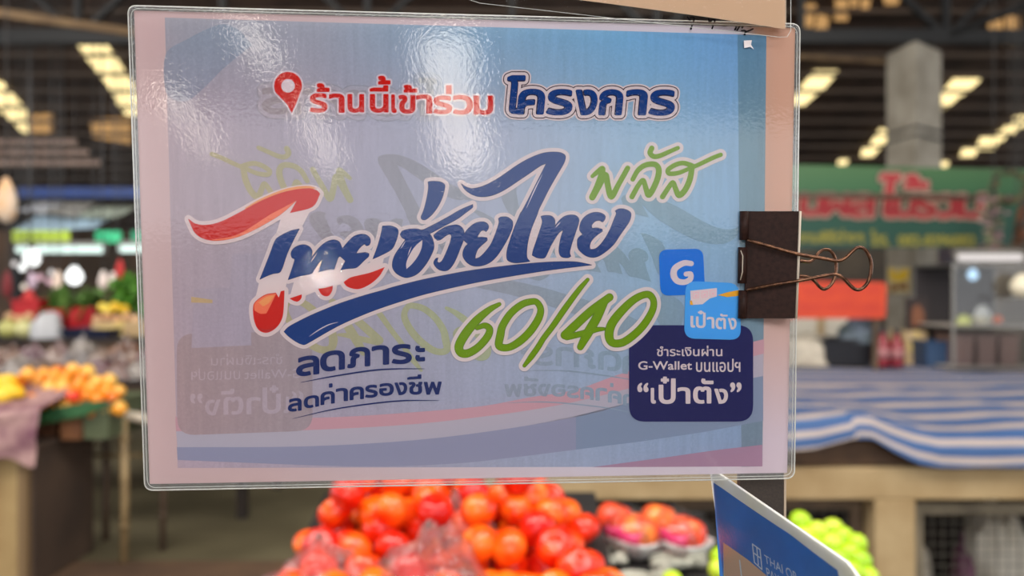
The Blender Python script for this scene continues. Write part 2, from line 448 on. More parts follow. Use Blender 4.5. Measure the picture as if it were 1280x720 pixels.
for q in ([(1000, 8), (1020, 8), (1016, 34), (1000, 34)], [(1022, 20), (1036, 24), (1034, 38), (1018, 40)], [(1044, 18), (1060, 18), (1060, 26), (1043, 26)],
          [(1044, 2), (1060, 2), (1060, 12), (1044, 12)], [(1063, 0), (1072, 0), (1072, 9), (1063, 9)], [(1076, 1), (1088, 1), (1086, 12), (1076, 12)],
          [(1103, -6), (1128, -6), (1122, 6), (1106, 6)], [(1234, 28), (1252, 24), (1256, 50), (1240, 52)], [(1256, 22), (1274, 24), (1274, 40), (1258, 36)], [(1252, 42), (1272, 44), (1272, 57), (1250, 57)],
          [(35, 146), (66, 144), (66, 170), (36, 170)], [(112, 152), (164, 148), (164, 180), (116, 172)]):
    skylight_or_sunpatch(q, m_sunpatch)
# ------------------------------------------------------------------ the laminated poster
NS = Vector((0.0776, -0.9953, -0.0578)).normalized()      # the way the poster faces: a little to the right and down
PS = at(590, 320, 0.366)                                  # a point on its sheet
def sign_pt(px, py, off=0.0):
    d = ray(px, py); return E0 + d*((PS+NS*off-E0).dot(NS)/d.dot(NS))
# light sheets in the rear slope of the roof, where the poster's film mirrors them
def rear_skylight(quad):
    pts = []
    for p in quad:
        o = sign_pt(*p); d = ray(*p); r = d - NS*2*d.dot(NS)
        pts.append(on_plane(o, r, -SB))
    wn[0] += 1
    b = MB().use(m_sky3); b.prism(pts, (0, 0, 0.03)); struct(b.build('window_%d' % wn[0]))
for q in ([(519, 46), (591, 44), (594, 68), (523, 70)], [(524, 73), (594, 71), (596, 108), (530, 112)], [(532, 116), (597, 112), (604, 158), (543, 162)], [(545, 166), (606, 162), (612, 214), (554, 214)],
          [(286, 26), (312, 24), (352, 84), (332, 92)], [(372, 118), (392, 124), (404, 160), (384, 164)], [(386, 168), (408, 164), (428, 208), (408, 216)],
          [(186, 108), (208, 106), (250, 152), (232, 158)], [(236, 162), (256, 158), (270, 190), (256, 196)]):
    rear_skylight(q)

# unseen point lamp added behind the camera to put a glint on the film
o_ = sign_pt(403, 340); d_ = ray(403, 340).normalized(); r_ = d_ - NS*2*d_.dot(NS)
pl_ = bpy.data.lights.new('glint_lamp', 'POINT'); pl_.energy = 1.6; pl_.shadow_soft_size = .014; pl_.color = (1, .98, .95)
po_ = bpy.data.objects.new('glint_lamp', pl_); COL.objects.link(po_); po_.location = o_ + r_*3.2

US = Vector((1, 0, 0)); US = (US - NS*US.dot(NS)).normalized()
def mirror_px(px, py):
    """the sheet laid back to back behind this one, seen through the paper"""
    p = sign_pt(px, py); c = sign_pt(591, 330)
    q = p - US*2*(p-c).dot(US) - Vector((0, 0, 0.0016))
    return (640+F*q.x/q.y, 360-F*(q.z-EYE)/q.y)

POST_X = (925, 980)
poster = thing('laminated_poster', 'large laminated landscape poster with blue and red Thai lettering and green 60/40', 'poster', sign_pt(580, 606))

def round_quad(c, r, n=6):
    out = []
    for i in range(4):
        p = Vector(c[i]); a = (Vector(c[i-1])-p).normalized(); d = (Vector(c[(i+1) % 4])-p).normalized()
        s, e = p+a*r, p+d*r
        for k in range(n+1):
            t = k/n; out.append(tuple(s*(1-t)**2+p*2*t*(1-t)+e*t*t))
    return out
FILM = round_quad([(160, 7), (1000, 30), (993, 598), (181, 613)], 11)
PAPER = [(167.5, 13), (994, 35), (984, 591), (187, 605)]
FIELD = [(206, 22), (958, 44), (953, 583), (222, 585)]

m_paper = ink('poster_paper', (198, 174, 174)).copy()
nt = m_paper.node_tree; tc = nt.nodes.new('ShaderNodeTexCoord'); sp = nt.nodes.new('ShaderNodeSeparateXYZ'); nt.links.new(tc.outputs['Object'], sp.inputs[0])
def span(axis, lo, hi):                       # mixed light on the margins put into the paper colour, warmest at the right
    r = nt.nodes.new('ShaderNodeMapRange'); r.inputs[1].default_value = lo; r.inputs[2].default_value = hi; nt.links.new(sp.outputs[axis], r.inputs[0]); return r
def light_mix(fac, c1, c2):
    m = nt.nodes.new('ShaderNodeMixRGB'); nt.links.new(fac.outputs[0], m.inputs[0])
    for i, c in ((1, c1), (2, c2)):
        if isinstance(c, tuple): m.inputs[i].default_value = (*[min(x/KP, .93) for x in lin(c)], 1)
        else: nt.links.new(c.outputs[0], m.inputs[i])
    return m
warm_side = light_mix(span(2, .02, .10), (202, 186, 194), (200, 160, 140)); lft = light_mix(span(0, -.09, .06), (198, 172, 172), (206, 194, 202))
nt.links.new(light_mix(span(0, .128, .136), lft, warm_side).outputs[0], nt.nodes['Principled BSDF'].inputs['Base Color'])
def field_mat(name, k=(1, 1, 1)):
    """the printed sky with some backlight mixed in: mauve at the left running to blue at the right and top"""
    m = bpy.data.materials.new(name); m.use_nodes = True; nt = m.node_tree; b = nt.nodes['Principled BSDF']
    b.inputs['Roughness'].default_value = 0.75; b.inputs['Specular IOR Level'].default_value = 0
    tc = nt.nodes.new('ShaderNodeTexCoord'); sp = nt.nodes.new('ShaderNodeSeparateXYZ'); L = nt.links.new
    L(tc.outputs['Object'], sp.inputs[0])
    def ramp(axis, lo, hi, stops):
        mr = nt.nodes.new('ShaderNodeMapRange'); mr.inputs[1].default_value = lo; mr.inputs[2].default_value = hi
        L(sp.outputs[axis], mr.inputs[0]); r = nt.nodes.new('ShaderNodeValToRGB')
        el = r.color_ramp.elements
        while len(el) < len(stops): el.new(0.5)
        for e, (p, c) in zip(el, stops): e.position = p; e.color = (*[min(a*q/KP, .95) for a, q in zip(lin(c), k)], 1)
        L(mr.outputs[0], r.inputs[0]); return r
    lx, rx = sign_pt(206, 300).x-poster.location.x, sign_pt(956, 300).x-poster.location.x
    tz, bz = sign_pt(580, 33).z-poster.location.z, sign_pt(580, 584).z-poster.location.z
    top = ramp(0, lx, rx, [(0, (160, 158, 168)), (.25, (160, 162, 175)), (.5, (136, 166, 190)), (.75, (118, 166, 200)), (1, (112, 156, 200))])
    mid = ramp(0, lx, rx, [(0, (176, 158, 166)), (.3, (166, 160, 176)), (.55, (166, 172, 190)), (.8, (148, 176, 198)), (1, (138, 168, 194))])
    low = ramp(0, lx, rx, [(0, (180, 160, 172)), (.4, (164, 160, 178)), (.7, (156, 164, 186)), (1, (140, 156, 184))])
    v = nt.nodes.new('ShaderNodeMapRange'); v.inputs[1].default_value = tz; v.inputs[2].default_value = (tz*.76+bz*.24); L(sp.outputs[2], v.inputs[0])
    u = nt.nodes.new('ShaderNodeMapRange'); u.inputs[1].default_value = (tz*.5+bz*.5); u.inputs[2].default_value = bz; L(sp.outputs[2], u.inputs[0])
    m1 = nt.nodes.new('ShaderNodeMixRGB'); L(v.outputs[0], m1.inputs[0]); L(top.outputs[0], m1.inputs[1]); L(mid.outputs[0], m1.inputs[2])
    m2 = nt.nodes.new('ShaderNodeMixRGB'); L(u.outputs[0], m2.inputs[0]); L(m1.outputs[0], m2.inputs[1]); L(low.outputs[0], m2.inputs[2])
    # faint roller streaks of the printer and paper grain
    mp = nt.nodes.new('ShaderNodeMapping'); mp.inputs['Scale'].default_value = (420, 420, 6); L(tc.outputs['Object'], mp.inputs[0])
    no = nt.nodes.new('ShaderNodeTexNoise'); no.inputs['Scale'].default_value = 1; no.inputs['Detail'].default_value = 2; L(mp.outputs[0], no.inputs[0])
    n2 = nt.nodes.new('ShaderNodeTexNoise'); n2.inputs['Scale'].default_value = 900; n2.inputs['Detail'].default_value = 3; L(tc.outputs['Object'], n2.inputs[0])
    ad = nt.nodes.new('ShaderNodeMath'); ad.operation = 'ADD'; L(no.outputs[0], ad.inputs[0]); L(n2.outputs[0], ad.inputs[1])
    rg = nt.nodes.new('ShaderNodeMapRange'); rg.inputs[1].default_value = .5; rg.inputs[2].default_value = 1.5; rg.inputs[3].default_value = .88; rg.inputs[4].default_value = 1.1; L(ad.outputs[0], rg.inputs[0])
    m3 = nt.nodes.new('ShaderNodeMixRGB'); m3.blend_type = 'MULTIPLY'; m3.inputs[0].default_value = 1; L(m2.outputs[0], m3.inputs[1]); L(rg.outputs[0], m3.inputs[2])
    L(m3.outputs[0], b.inputs['Base Color']); return m
m_field = field_mat('poster_sky_print')  # print gradient with some backlight mixed into its colour
g_blue = field_mat('showthrough_blue', (0.81, 0.80, 0.75)); g_green = field_mat('showthrough_green', (1.02, 1.05, 0.55))
g_badge = field_mat('showthrough_badge', (0.89, 0.83, 0.75)); g_line = field_mat('showthrough_line', (0.82, 0.84, 0.80))
g_light = field_mat('showthrough_light', (1.06, 1.02, 0.98)); g_band = field_mat('showthrough_post', (0.74, 0.74, 0.66)); g_red = field_mat('showthrough_red', (0.98, 0.82, 0.76))
g_orange = field_mat('showthrough_orange', (1.2, 1.05, 0.5)); g_sky = field_mat('showthrough_sky', (0.95, 0.97, 0.99)); g_grey = field_mat('showthrough_grey', (0.80, 0.92, 0.98))

# sheet, printed field and its waves
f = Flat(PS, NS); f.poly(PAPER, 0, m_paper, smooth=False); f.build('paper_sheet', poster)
f = Flat(PS, NS); f.poly(FIELD, 1, m_field, smooth=False)
f.poly([(207, 68), (232, 50), (273, 31), (296, 36), (315, 56), (279, 86), (257, 108), (237, 125), (221, 126), (207, 114)], 1.5, g_grey)
f.poly([(922, 43), (958, 44), (953, 583), (927, 583.5)], 1.5, g_band, smooth=False)
w_pink = ink('wave_pink', (192, 150, 160)); w_pale = ink('wave_pale', (176, 168, 180)); w_slate = ink('wave_slate', (146, 145, 168)); w_slate2 = ink('wave_slate_blue', (132, 143, 166)); w_mauve = ink('wave_mauve', (164, 130, 152))
f.poly([(219, 521), (300, 523), (400, 522), (480, 518), (600, 508), (660, 497), (720, 487), (790, 463), (955, 424), (955, 442), (800, 482), (720, 502), (640, 516), (520, 530), (400, 537), (300, 540), (220, 539)], 2, w_pink)
f.poly([(220, 539), (300, 540), (400, 537), (520, 530), (640, 516), (720, 502), (800, 482), (954, 442), (954, 470), (800, 500), (740, 517), (640, 535), (520, 550), (380, 558), (222, 559)], 2, w_pale)
f.poly([(221, 559), (380, 558), (520, 550), (640, 535), (720, 520), (720, 562), (640, 572), (560, 580), (440, 583), (222, 575)], 2, w_slate)
f.poly([(720, 520), (800, 500), (954, 470), (954, 526), (880, 540), (800, 552), (720, 562)], 2, w_slate2, smooth=False)
f.poly([(740, 584), (830, 572), (900, 562), (953, 556), (953, 583)], 2, w_mauve, smooth=False)
f.build('printed_field', poster)

# ---- what shows through the paper of the sheet behind (mirrored)
def logo_blue():
    A = lambda p: X(310, 270, 8, p); B = lambda p: X(460, 210, 8, p); C = lambda p: X(480, 270, 8, p); D = lambda p: X(570, 180, 8, p); E = lambda p: X(620, 250, 7.111, p); G = lambda p: X(460, 180, 3.6, p); H = lambda p: X(300, 340, 7.111, p)
    out = []
    out.append((A([(120, 632), (165, 520), (220, 380), (275, 240), (340, 190), (430, 148), (512, 130), (450, 250), (390, 380), (326, 555), (255, 575), (190, 598)]), ()))
    out.append((A([(402, 637), (440, 530), (470, 432), (440, 415), (430, 375), (450, 330), (500, 298), (555, 287), (610, 305), (640, 345), (640, 385), (622, 430), (650, 395), (700, 330), (760, 275), (820, 245), (870, 240), (915, 262), (938, 315),
      (950, 320), (990, 270), (1050, 210), (1110, 185), (1170, 185), (1215, 215), (1225, 255), (1210, 290), (1185, 298), (1165, 278), (1130, 305), (1100, 340), (1080, 375), (1120, 372), (1170, 365), (1208, 375), (1205, 405), (1160, 445), (1085, 515), (1000, 525), (928, 540), (975, 450), (920, 400), (900, 420), (880, 480), (860, 535), (800, 535), (705, 560), (745, 440), (720, 455), (690, 495), (650, 560), (625, 580), (520, 600)]), ()))
    out.append((G([(65, 370), (100, 368), (130, 380), (136, 400), (125, 440), (105, 475), (60, 500), (22, 517), (40, 470), (55, 420), (62, 390)]), ()))
    out.append((B([(600, 140), (650, 132), (720, 138), (765, 165), (768, 195), (745, 290), (700, 385), (640, 465), (580, 515), (545, 518), (530, 490), (555, 430), (580, 340), (598, 250), (605, 185)]), ()))
    out.append((C([(385, 140), (500, 85), (640, 10), (760, -60), (887, -115), (885, -85), (820, -35), (740, 25), (620, 90), (455, 178), (480, 215), (500, 290), (490, 350), (440, 450), (390, 520), (330, 580), (250, 613), (190, 610), (120, 570), (85, 510), (90, 440), (120, 370), (170, 300), (215, 235), (180, 215), (162, 185), (185, 150), (250, 132), (330, 128)]),
      (C([(385, 240), (375, 320), (340, 400), (280, 480), (225, 530), (222, 480), (240, 420), (290, 330), (340, 275)]),)))
    out.append((C([(505, 215), (498, 190), (540, 155), (620, 108), (700, 90), (750, 95), (790, 130), (803, 180), (795, 240), (760, 330), (720, 430), (680, 500), (640, 540), (590, 548), (540, 530), (505, 490), (498, 460), (520, 425), (540, 420), (530, 455), (550, 470), (580, 450), (620, 370), (660, 270), (675, 200), (660, 180), (620, 195), (570, 235), (535, 243)]), ()))
    out.append((C([(805, 185), (830, 140), (890, 85), (950, 60), (1010, 62), (1045, 95), (1040, 130), (1020, 157), (1000, 140), (970, 150), (945, 185), (930, 215), (980, 212), (1030, 218), (1030, 245), (990, 280), (940, 330), (915, 390), (912, 430), (960, 410), (1020, 350), (1070, 280), (1110, 190), (1150, 70), (1145, 25), (1170, 10), (1230, 10), (1275, 40), (1288, 70), (1280, 130), (1240, 220), (1190, 310), (1120, 410), (1050, 470), (970, 498), (890, 498), (830, 465), (792, 410), (790, 360), (810, 310), (840, 280), (800, 240)]), ()))
    out.append((D([(55, 400), (100, 430), (170, 445), (260, 425), (360, 380), (480, 305), (600, 220), (720, 150), (840, 100), (930, 82), (1020, 82), (1075, 100), (1095, 130), (1080, 190), (1010, 310), (930, 450), (870, 570), (825, 660)]) +
      E([(370, 120), (320, 240), (290, 340), (275, 430), (275, 510), (300, 545), (230, 555), (160, 558), (110, 540), (95, 510), (100, 440), (130, 340), (170, 230), (220, 110)]) +
      D([(640, 710), (740, 520), (830, 340), (905, 192), (840, 220), (740, 290), (620, 370), (500, 450), (400, 500), (310, 525), (220, 525), (150, 500), (90, 455)]), ()))
    out.append((E([(400, 145), (440, 137), (490, 142), (520, 170), (525, 215), (520, 240), (560, 185), (610, 145), (670, 132), (715, 142), (738, 175), (730, 220), (700, 310), (670, 400), (655, 470), (665, 500), (640, 513), (590, 508), (565, 480), (560, 430), (575, 340), (600, 265), (560, 290), (520, 350), (480, 420), (440, 505), (410, 518), (360, 512), (322, 490), (330, 450), (370, 330), (400, 240), (412, 190)]), ()))
    out.append((E([(745, 230), (760, 185), (800, 140), (860, 112), (920, 112), (965, 135), (970, 165), (950, 195), (935, 190), (920, 180), (880, 190), (850, 225), (855, 252), (900, 248), (945, 262), (945, 280), (900, 310), (850, 360), (832, 410), (840, 440), (890, 430), (950, 370), (1010, 270), (1050, 170), (1070, 120), (1060, 98), (1090, 80), (1140, 80), (1190, 105), (1200, 140), (1180, 200), (1110, 300), (1050, 390), (980, 455), (910, 500), (850, 510), (790, 490), (735, 440), (722, 390), (730, 340), (770, 305), (745, 270)]), ()))
    out.append((H([(392, 530), (430, 490), (500, 450), (620, 390), (760, 330), (900, 275), (1100, 210), (1280, 160)])+[(491, 359), (524, 350.6), (557.5, 343.7), (592.5, 337.5), (640, 331.5), (676, 328.2), (704, 327), (722, 327.6), (739.5, 331.2), (724, 333), (690, 337.2), (662, 341.4), (620, 348.4), (586, 355), (530, 368), (480, 383.6), (447.6, 396), (419.5, 409), (384, 429.3), (378.7, 430.7)]+H([(500, 620), (430, 570)]), ()))
    return out
BLUE = logo_blue()
SWOOSH = [(235.4, 273.7), (244.5, 279.8), (258.7, 281.3), (277, 276.8), (301.4, 264.6), (323.7, 252.4), (348, 242.3), (368.4, 237.2), (386.7, 235.6), (395.9, 238.2), (399.9, 242.3), (390.4, 258.5), (362.7, 266), (372, 249.4), (352, 267), (332, 279.5), (315, 288.5), (300, 295.2), (284, 299.4), (268.9, 300.8), (255.3, 298.5), (243.6, 290.7)]
BULB = [(316.3, 383.3), (320.6, 375.6), (332.3, 368), (345, 366), (348.5, 372), (351, 364), (355.6, 363), (354.7, 383.3), (352.7, 398), (345.4, 409.6), (333.7, 416), (323.5, 412.5), (317.7, 400.8)]
def F_(p): return X(300, 340, 7.111, p)
REDS = [F_([(440, 235), (500, 215), (550, 198), (545, 235), (515, 262), (480, 258)]), F_([(693, 148), (760, 140), (825, 120), (820, 165), (795, 205), (765, 217), (725, 200)]), [(429.4, 352.7), (438.8, 346.5), (462, 341), (481, 333.8), (474, 345.4), (462, 355.6), (447.5, 361.5), (434.4, 358.5)]]
def K_(p): return X(720, 160, 5.1417, p)
PLUS = [K_([(105, 310, 24), (135, 285, 32), (172, 264, 36), (140, 370, 42), (105, 445, 42), (150, 370, 36), (190, 300, 36), (205, 370, 38), (228, 440, 40), (275, 360, 34), (332, 258, 34)]),
        K_([(365, 330, 30), (400, 270, 32), (450, 237, 34), (510, 235, 36), (533, 275, 38), (515, 350, 38), (470, 430, 38), (450, 390, 34), (432, 336, 30), (400, 370, 32), (360, 442, 34)]),
        K_([(487, 130, 34), (476, 160, 34), (500, 183, 32), (540, 178, 30), (600, 152, 28), (655, 128, 26)]),
        K_([(742, 240, 32), (690, 225, 30), (640, 236, 30), (592, 268, 30), (600, 293, 30), (660, 288, 28), (720, 264, 26), (800, 230, 28), (870, 196, 28), (930, 172, 28)]),
        K_([(748, 245, 34), (732, 330, 38), (700, 400, 38), (662, 432, 38), (640, 390, 34), (622, 350, 30), (590, 390, 32), (556, 442, 34)])]
def G_(p): return X(560, 340, 5.7625, p)
def H_(p): return X(680, 340, 5.7625, p)
NUMS = [(G_([(370, 232, 24), (300, 270, 40), (210, 345, 56), (130, 440, 62), (80, 530, 60), (92, 580, 56), (145, 585, 54), (220, 540, 50), (285, 465, 50), (300, 412, 46), (265, 385, 38), (210, 403, 28)]), False),
        (G_([(640, 218, 40), (668, 270, 44), (650, 340, 50), (590, 430, 52), (510, 505, 52), (430, 545, 46), (368, 530, 52), (378, 450, 54), (392, 390, 50), (450, 300, 48), (530, 235, 46), (600, 213, 42)]), True),
        (H_([(315, 55, 22), (250, 130, 34), (150, 265, 40), (60, 395, 38), (0, 470, 36)])[:4]+G_([(690, 475, 36), (650, 540, 38), (600, 610, 38), (550, 675, 22)]), False),
        (H_([(472, 182, 52), (340, 280, 56), (220, 390, 58), (150, 455, 56)]), False), (H_([(165, 470, 40), (300, 437, 40), (380, 415, 32), (430, 410, 22)]), False), (H_([(440, 205, 50), (380, 330, 62), (310, 450, 64), (262, 540, 44)]), False),
        (H_([(760, 165, 46), (790, 210, 42), (780, 280, 46), (720, 380, 50), (640, 460, 52), (560, 510, 52), (490, 508, 52), (468, 450, 60), (490, 370, 60), (560, 280, 56), (640, 205, 50), (710, 167, 46)]), True)]
BADGE = round_quad([(786.3, 406.5), (941.5, 406.5), (941.5, 527), (786.3, 527)], 20)
BT = [('“', (796.6, 478.5, 810.7, 490.3)), ('เ', (813.4, 484.8, 820, 504.7)), ('ป', (823.3, 473, 844.6, 505)), ('\u0e4b', (826, 470.7, 836.3, 479.4)), ('า', (846.8, 484, 863, 504.7)), ('ต', (866.3, 483, 889.2, 504.7)), ('\u0e31', (876.5, 473, 891.9, 480.3)), ('ง', (892.8, 485.7, 910, 504.7)), ('”', (912.6, 478, 927, 490.2))]
def I_(ch, x0, yt, x1, yb, rise): return (ch, (350+x0/6.095, 420+yt/6.095, 350+x1/6.095, 420+yb/6.095), rise/6.095)
LINE1 = [I_('ล', 122, 160, 300, 313, 20), I_('ด', 305, 122, 495, 278, 22), I_('ภ', 512, 92, 688, 248, 16), I_('า', 698, 74, 832, 225, 8), I_('ร', 850, 64, 1005, 217, 6), I_('ะ', 1030, 74, 1105, 195, 3)]
LINE2 = [I_('ล', 60, 478, 165, 580, 10), I_('ด', 180, 462, 298, 556, 18), I_('ค', 308, 428, 418, 527, 14), I_('\u0e48', 372, 362, 400, 394, 2), I_('า', 425, 398, 518, 500, 5), I_('ค', 530, 390, 640, 490, 10), I_('ร', 648, 374, 745, 474, 6), I_('อ', 755, 361, 868, 459, 6), I_('ง', 872, 354, 970, 453, 5), I_('ช', 980, 350, 1085, 449, 3), I_('\u0e35', 968, 298, 1078, 333, 6), I_('พ', 1095, 349, 1232, 448, 2)]
UL = [[(376, 478, .5), (415.6, 470.5, 1.7), (464.8, 463, 2), (497.7, 461, 1.5), (530.5, 461, .5)], [(365.6, 523.4, .4), (415.6, 511.9, 1.4), (464.8, 504.5, 1.8), (505.9, 500.7, 1.6), (549.3, 500.7, .4)]]
def Z_(x0, yt, x1, yb): return (320+x0/4, 70+yt/4, 320+x1/4, 70+yb/4)
RED = [('ร', Z_(268, 185, 358, 284)), ('\u0e49', Z_(303, 135, 368, 180)), ('า', Z_(364, 187, 443, 284)), ('น', Z_(457, 190, 541, 284)), ('น', Z_(569, 190, 663, 284)), ('\u0e35', Z_(568, 146, 662, 178)), ('\u0e49', Z_(610, 98, 673, 143)), ('เ', Z_(676, 192, 704, 285)), ('ข', Z_(712, 194, 797, 289)), ('\u0e49', Z_(738, 143, 806, 183)), ('า', Z_(800, 192, 882, 288)), ('ร', Z_(886, 198, 981, 291)), ('\u0e48', Z_(950, 146, 978, 190)), ('ว', Z_(985, 195, 1086, 293)), ('ม', Z_(1088, 198, 1186, 294))]
def Y_(x0, yt, x1, yb): return (600+x0/4, 70+yt/4, 600+x1/4, 70+yb/4)
PROJ = [('โ', Y_(120, 97, 210, 290)), ('ค', Y_(184, 165, 318, 292)), ('ร', Y_(330, 166, 458, 296)), ('ง', Y_(468, 168, 580, 296)), ('ก', Y_(590, 167, 708, 296)), ('า', Y_(722, 167, 830, 296)), ('ร', Y_(842, 168, 970, 298))]

f = Flat(PS, NS, mirror_px)
for p, h in BLUE: f.poly(p, 3, g_blue, holes=h)
for r in (SWOOSH, BULB): f.poly(r, 3, g_blue)
for p in PLUS: f.line(p, 3.2, g_green)
for p, c in NUMS: f.line(p, 3.2, g_green, closed=c)
f.poly(BADGE, 3, g_badge, smooth=False)
for ch, bx in BT: f.glyph(ch, bx, 3.4, g_light, bold=.8)
f.glyph('ชำระเงินผ่าน', (821, 432, 903, 445.3), 3.4, g_light); f.glyph('G-Wallet', (797.7, 451.4, 865, 462.5), 3.4, g_light); f.glyph('บนแอปฯ', (870, 448.5, 925.5, 462.5), 3.4, g_light)
for ch, bx, rs in LINE1+LINE2: f.glyph(ch, bx, 3, g_line, bold=1.0, rise=rs)
for p in UL: f.line(p, 3, g_line)
for ch, bx in PROJ: f.glyph(ch, bx, 2.8, g_line, bold=1.8, grow=6, lean=.1)
for ch, bx in PROJ: f.glyph(ch, bx, 3, g_light, bold=1.8, grow=5, lean=.1)
for ch, bx in PROJ: f.glyph(ch, bx, 3.2, g_badge, bold=1.8, lean=.1)
f.poly([(824, 312), (878, 312), (882, 367), (826, 368)], 3, g_sky); f.poly([(858, 352), (922, 354), (925, 424), (857, 422)], 3.1, g_sky)
f.poly([(901, 367), (925, 363), (925, 370), (901, 371)], 3.3, g_orange)
f.build('showthrough_print', poster)

# ---- front lettering
k_white = ink('print_white', (211, 194, 194)); k_red = ink('print_red', (194, 28, 22)); k_redd = ink('print_deep_red', (178, 40, 38)); k_or = ink('print_orange', (226, 118, 84)); k_gold = ink('print_gold', (222, 152, 96))
k_navy = ink('print_navy', (26, 42, 98)); k_blue = ink('print_blue', (18, 58, 124)); k_edge = ink('print_dark_edge', (38, 38, 66)); k_green = ink('print_green', (112, 148, 8)); k_gedge = ink('print_green_edge', (88, 118, 28)); k_line = ink('print_outline', (66, 44, 58)); k_badge = ink('print_badge', (36, 36, 90)); k_sq = ink('print_icon_blue', (10, 112, 204)); k_sq2 = ink('print_icon_sky', (74, 158, 220)); k_amber = ink('print_amber', (226, 162, 40)); k_pinkish = ink('print_pink', (222, 178, 186)); k_halo = ink('print_halo', (206, 194, 200))

f = Flat(PS, NS)                                          # map pin
pin = [(360+17.5*cos(a), 107.3+17.5*sin(a)) for a in [radians(d) for d in range(150, 391, 12)]]
pin = pin+[(371, 128), (364.7, 141.5), (358.5, 130)]
f.poly(pin, 5, k_halo, grow=2.0, smooth=False); f.poly(pin, 6, k_red, smooth=False)
f.poly([(360+8.5*cos(radians(d)), 107.3+8.5*sin(radians(d))) for d in range(0, 360, 15)], 7, k_halo, smooth=False)
f.build('map_pin_print', poster)
f = Flat(PS, NS)                                          # red line
for ch, bx in RED: f.glyph(ch, bx, 5, k_halo, bold=1.25, grow=2.2)
for ch, bx in RED: f.glyph(ch, bx, 6, k_red, bold=1.25)
f.build('red_lettering', poster)
f = Flat(PS, NS)                                          # outlined word
for ch, bx in PROJ: f.glyph(ch, bx, 5, k_white, bold=1.8, grow=7.0, lean=.1, seg=10)
for ch, bx in PROJ: f.glyph(ch, bx, 5.6, k_line, bold=1.8, grow=5.2, lean=.1, seg=10)
for ch, bx in PROJ: f.glyph(ch, bx, 6.2, k_white, bold=1.8, grow=4.0, lean=.1, seg=10)
for ch, bx in PROJ: f.glyph(ch, bx, 7, k_edge, bold=1.8, grow=.4, lean=.1)
for ch, bx in PROJ: f.glyph(ch, bx, 7.6, k_blue, bold=1.1, lean=.1)
f.build('outlined_lettering', poster)
f = Flat(PS, NS)                                          # brush logo
for p, h in BLUE: f.poly(p, 5, k_white, grow=5.2)
for p in (SWOOSH, BULB, *REDS): f.poly(p, 5, k_white, grow=5.0)
f.poly([(352.7, 268), (392, 256), (374, 290), (357, 360), (318, 378), (325, 348), (340, 308)], 5, k_white, smooth=False)
f.poly([(368, 350), (395, 344), (420, 338), (446, 334), (480, 322), (476, 340), (440, 352), (400, 362), (372, 374), (362, 372)], 5, k_white, smooth=False)
for p, h in BLUE: f.poly(p, 6, k_edge, grow=.45, holes=())
for p, h in BLUE:
    for q in h: f.poly(q, 7.2, k_white)
for p, h in BLUE: f.poly(p, 6.6, k_blue, holes=h)
f.poly(SWOOSH, 6, k_redd, grow=.3); f.poly(SWOOSH, 6.6, k_red)
f.poly([(262, 299.8), (284, 297), (300, 292), (318, 281), (338, 268), (356, 258.5), (371, 250.5), (352, 267), (332, 279.5), (315, 288.5), (300, 295.2), (284, 299.4), (270, 300.6)], 7.2, k_or)
f.poly([(306, 260), (323.7, 249.5), (348, 239), (368.4, 233.5), (386.7, 232.5), (396, 235.5), (386.7, 236.2), (368.4, 238), (348, 243.3), (323.7, 253.6), (308, 262)], 5.6, k_gold)
f.poly(BULB, 6.6, k_red)
f.poly([(317.5, 382), (321, 376.3), (332.3, 369), (345.5, 366.8), (339, 380), (333, 392), (325, 392), (318, 388)], 7.2, k_or); f.poly([(323, 378), (333, 371), (343, 369), (337, 378), (329, 383)], 7.5, k_gold)
f.poly([(321, 408), (333, 412), (345, 407), (340, 413), (333, 415), (325, 412)], 7.2, k_redd)
for r in REDS: f.poly(r, 6.6, k_red)
f.line(F_([(617, 572, 2), (700, 515, 10), (790, 468, 9), (870, 446, 3)]), 7.4, k_halo)
f.line(X(570, 180, 8, [(866, 298, 2), (790, 450, 12), (705, 640, 3)]), 7.4, k_halo)
f.line(X(310, 270, 8, [(628, 462, 2), (655, 420, 8), (692, 368, 2)]), 7.4, k_halo)
f.line(X(620, 250, 7.111, [(528, 246, 2), (550, 220, 9), (575, 194, 2)]), 7.4, k_halo)
f.line(X(480, 270, 8, [(165, 330, 2), (190, 290, 10), (215, 250, 2)]), 7.4, k_halo); f.line(X(480, 270, 8, [(238, 398, 2), (255, 350, 10), (275, 305, 2)]), 7.4, k_halo)
f.build('brush_logo_lettering', poster)
f = Flat(PS, NS)                                          # green word
for p in PLUS: f.line(p, 5, k_white, grow=4.6)
for p in PLUS: f.line(p, 7, k_green)
f.build('green_lettering', poster)
f = Flat(PS, NS)                                          # 60/40
for p, c in NUMS: f.line(p, 8.4, k_white, grow=5.2, closed=c)
for p, c in NUMS: f.line(p, 9, k_gedge, grow=.5, closed=c)
for p, c in NUMS: f.line(p, 9.6, k_green, grow=-.4, closed=c)
f.build('green_numerals', poster)
f = Flat(PS, NS)                                          # two navy lines with their strokes
for ch, bx, rs in LINE1: f.glyph(ch, bx, 6, k_navy, bold=1.25, rise=rs)
for ch, bx, rs in LINE2: f.glyph(ch, bx, 6, k_navy, bold=.85, rise=rs)
for p in UL: f.line(p, 6, k_navy)
f.build('navy_lettering', poster)
badge = Flat(PS, NS); badge.poly(BADGE, 6, k_badge, smooth=False); badge = badge.build('payment_badge', poster)
f = Flat(PS, NS)
f.glyph('ชำระเงินผ่าน', (821, 432, 903, 445.3), 7, k_white, bold=.25); f.glyph('G-Wallet', (797.7, 451.4, 865, 462.3), 7, k_white, bold=.3); f.glyph('บนแอปฯ', (870, 448.5, 925.5, 465), 7, k_white, bold=.25)
for ch, bx in BT: f.glyph(ch, bx, 7, k_white, bold=1.0)
f.build('badge_lettering', badge)
f = Flat(PS, NS)
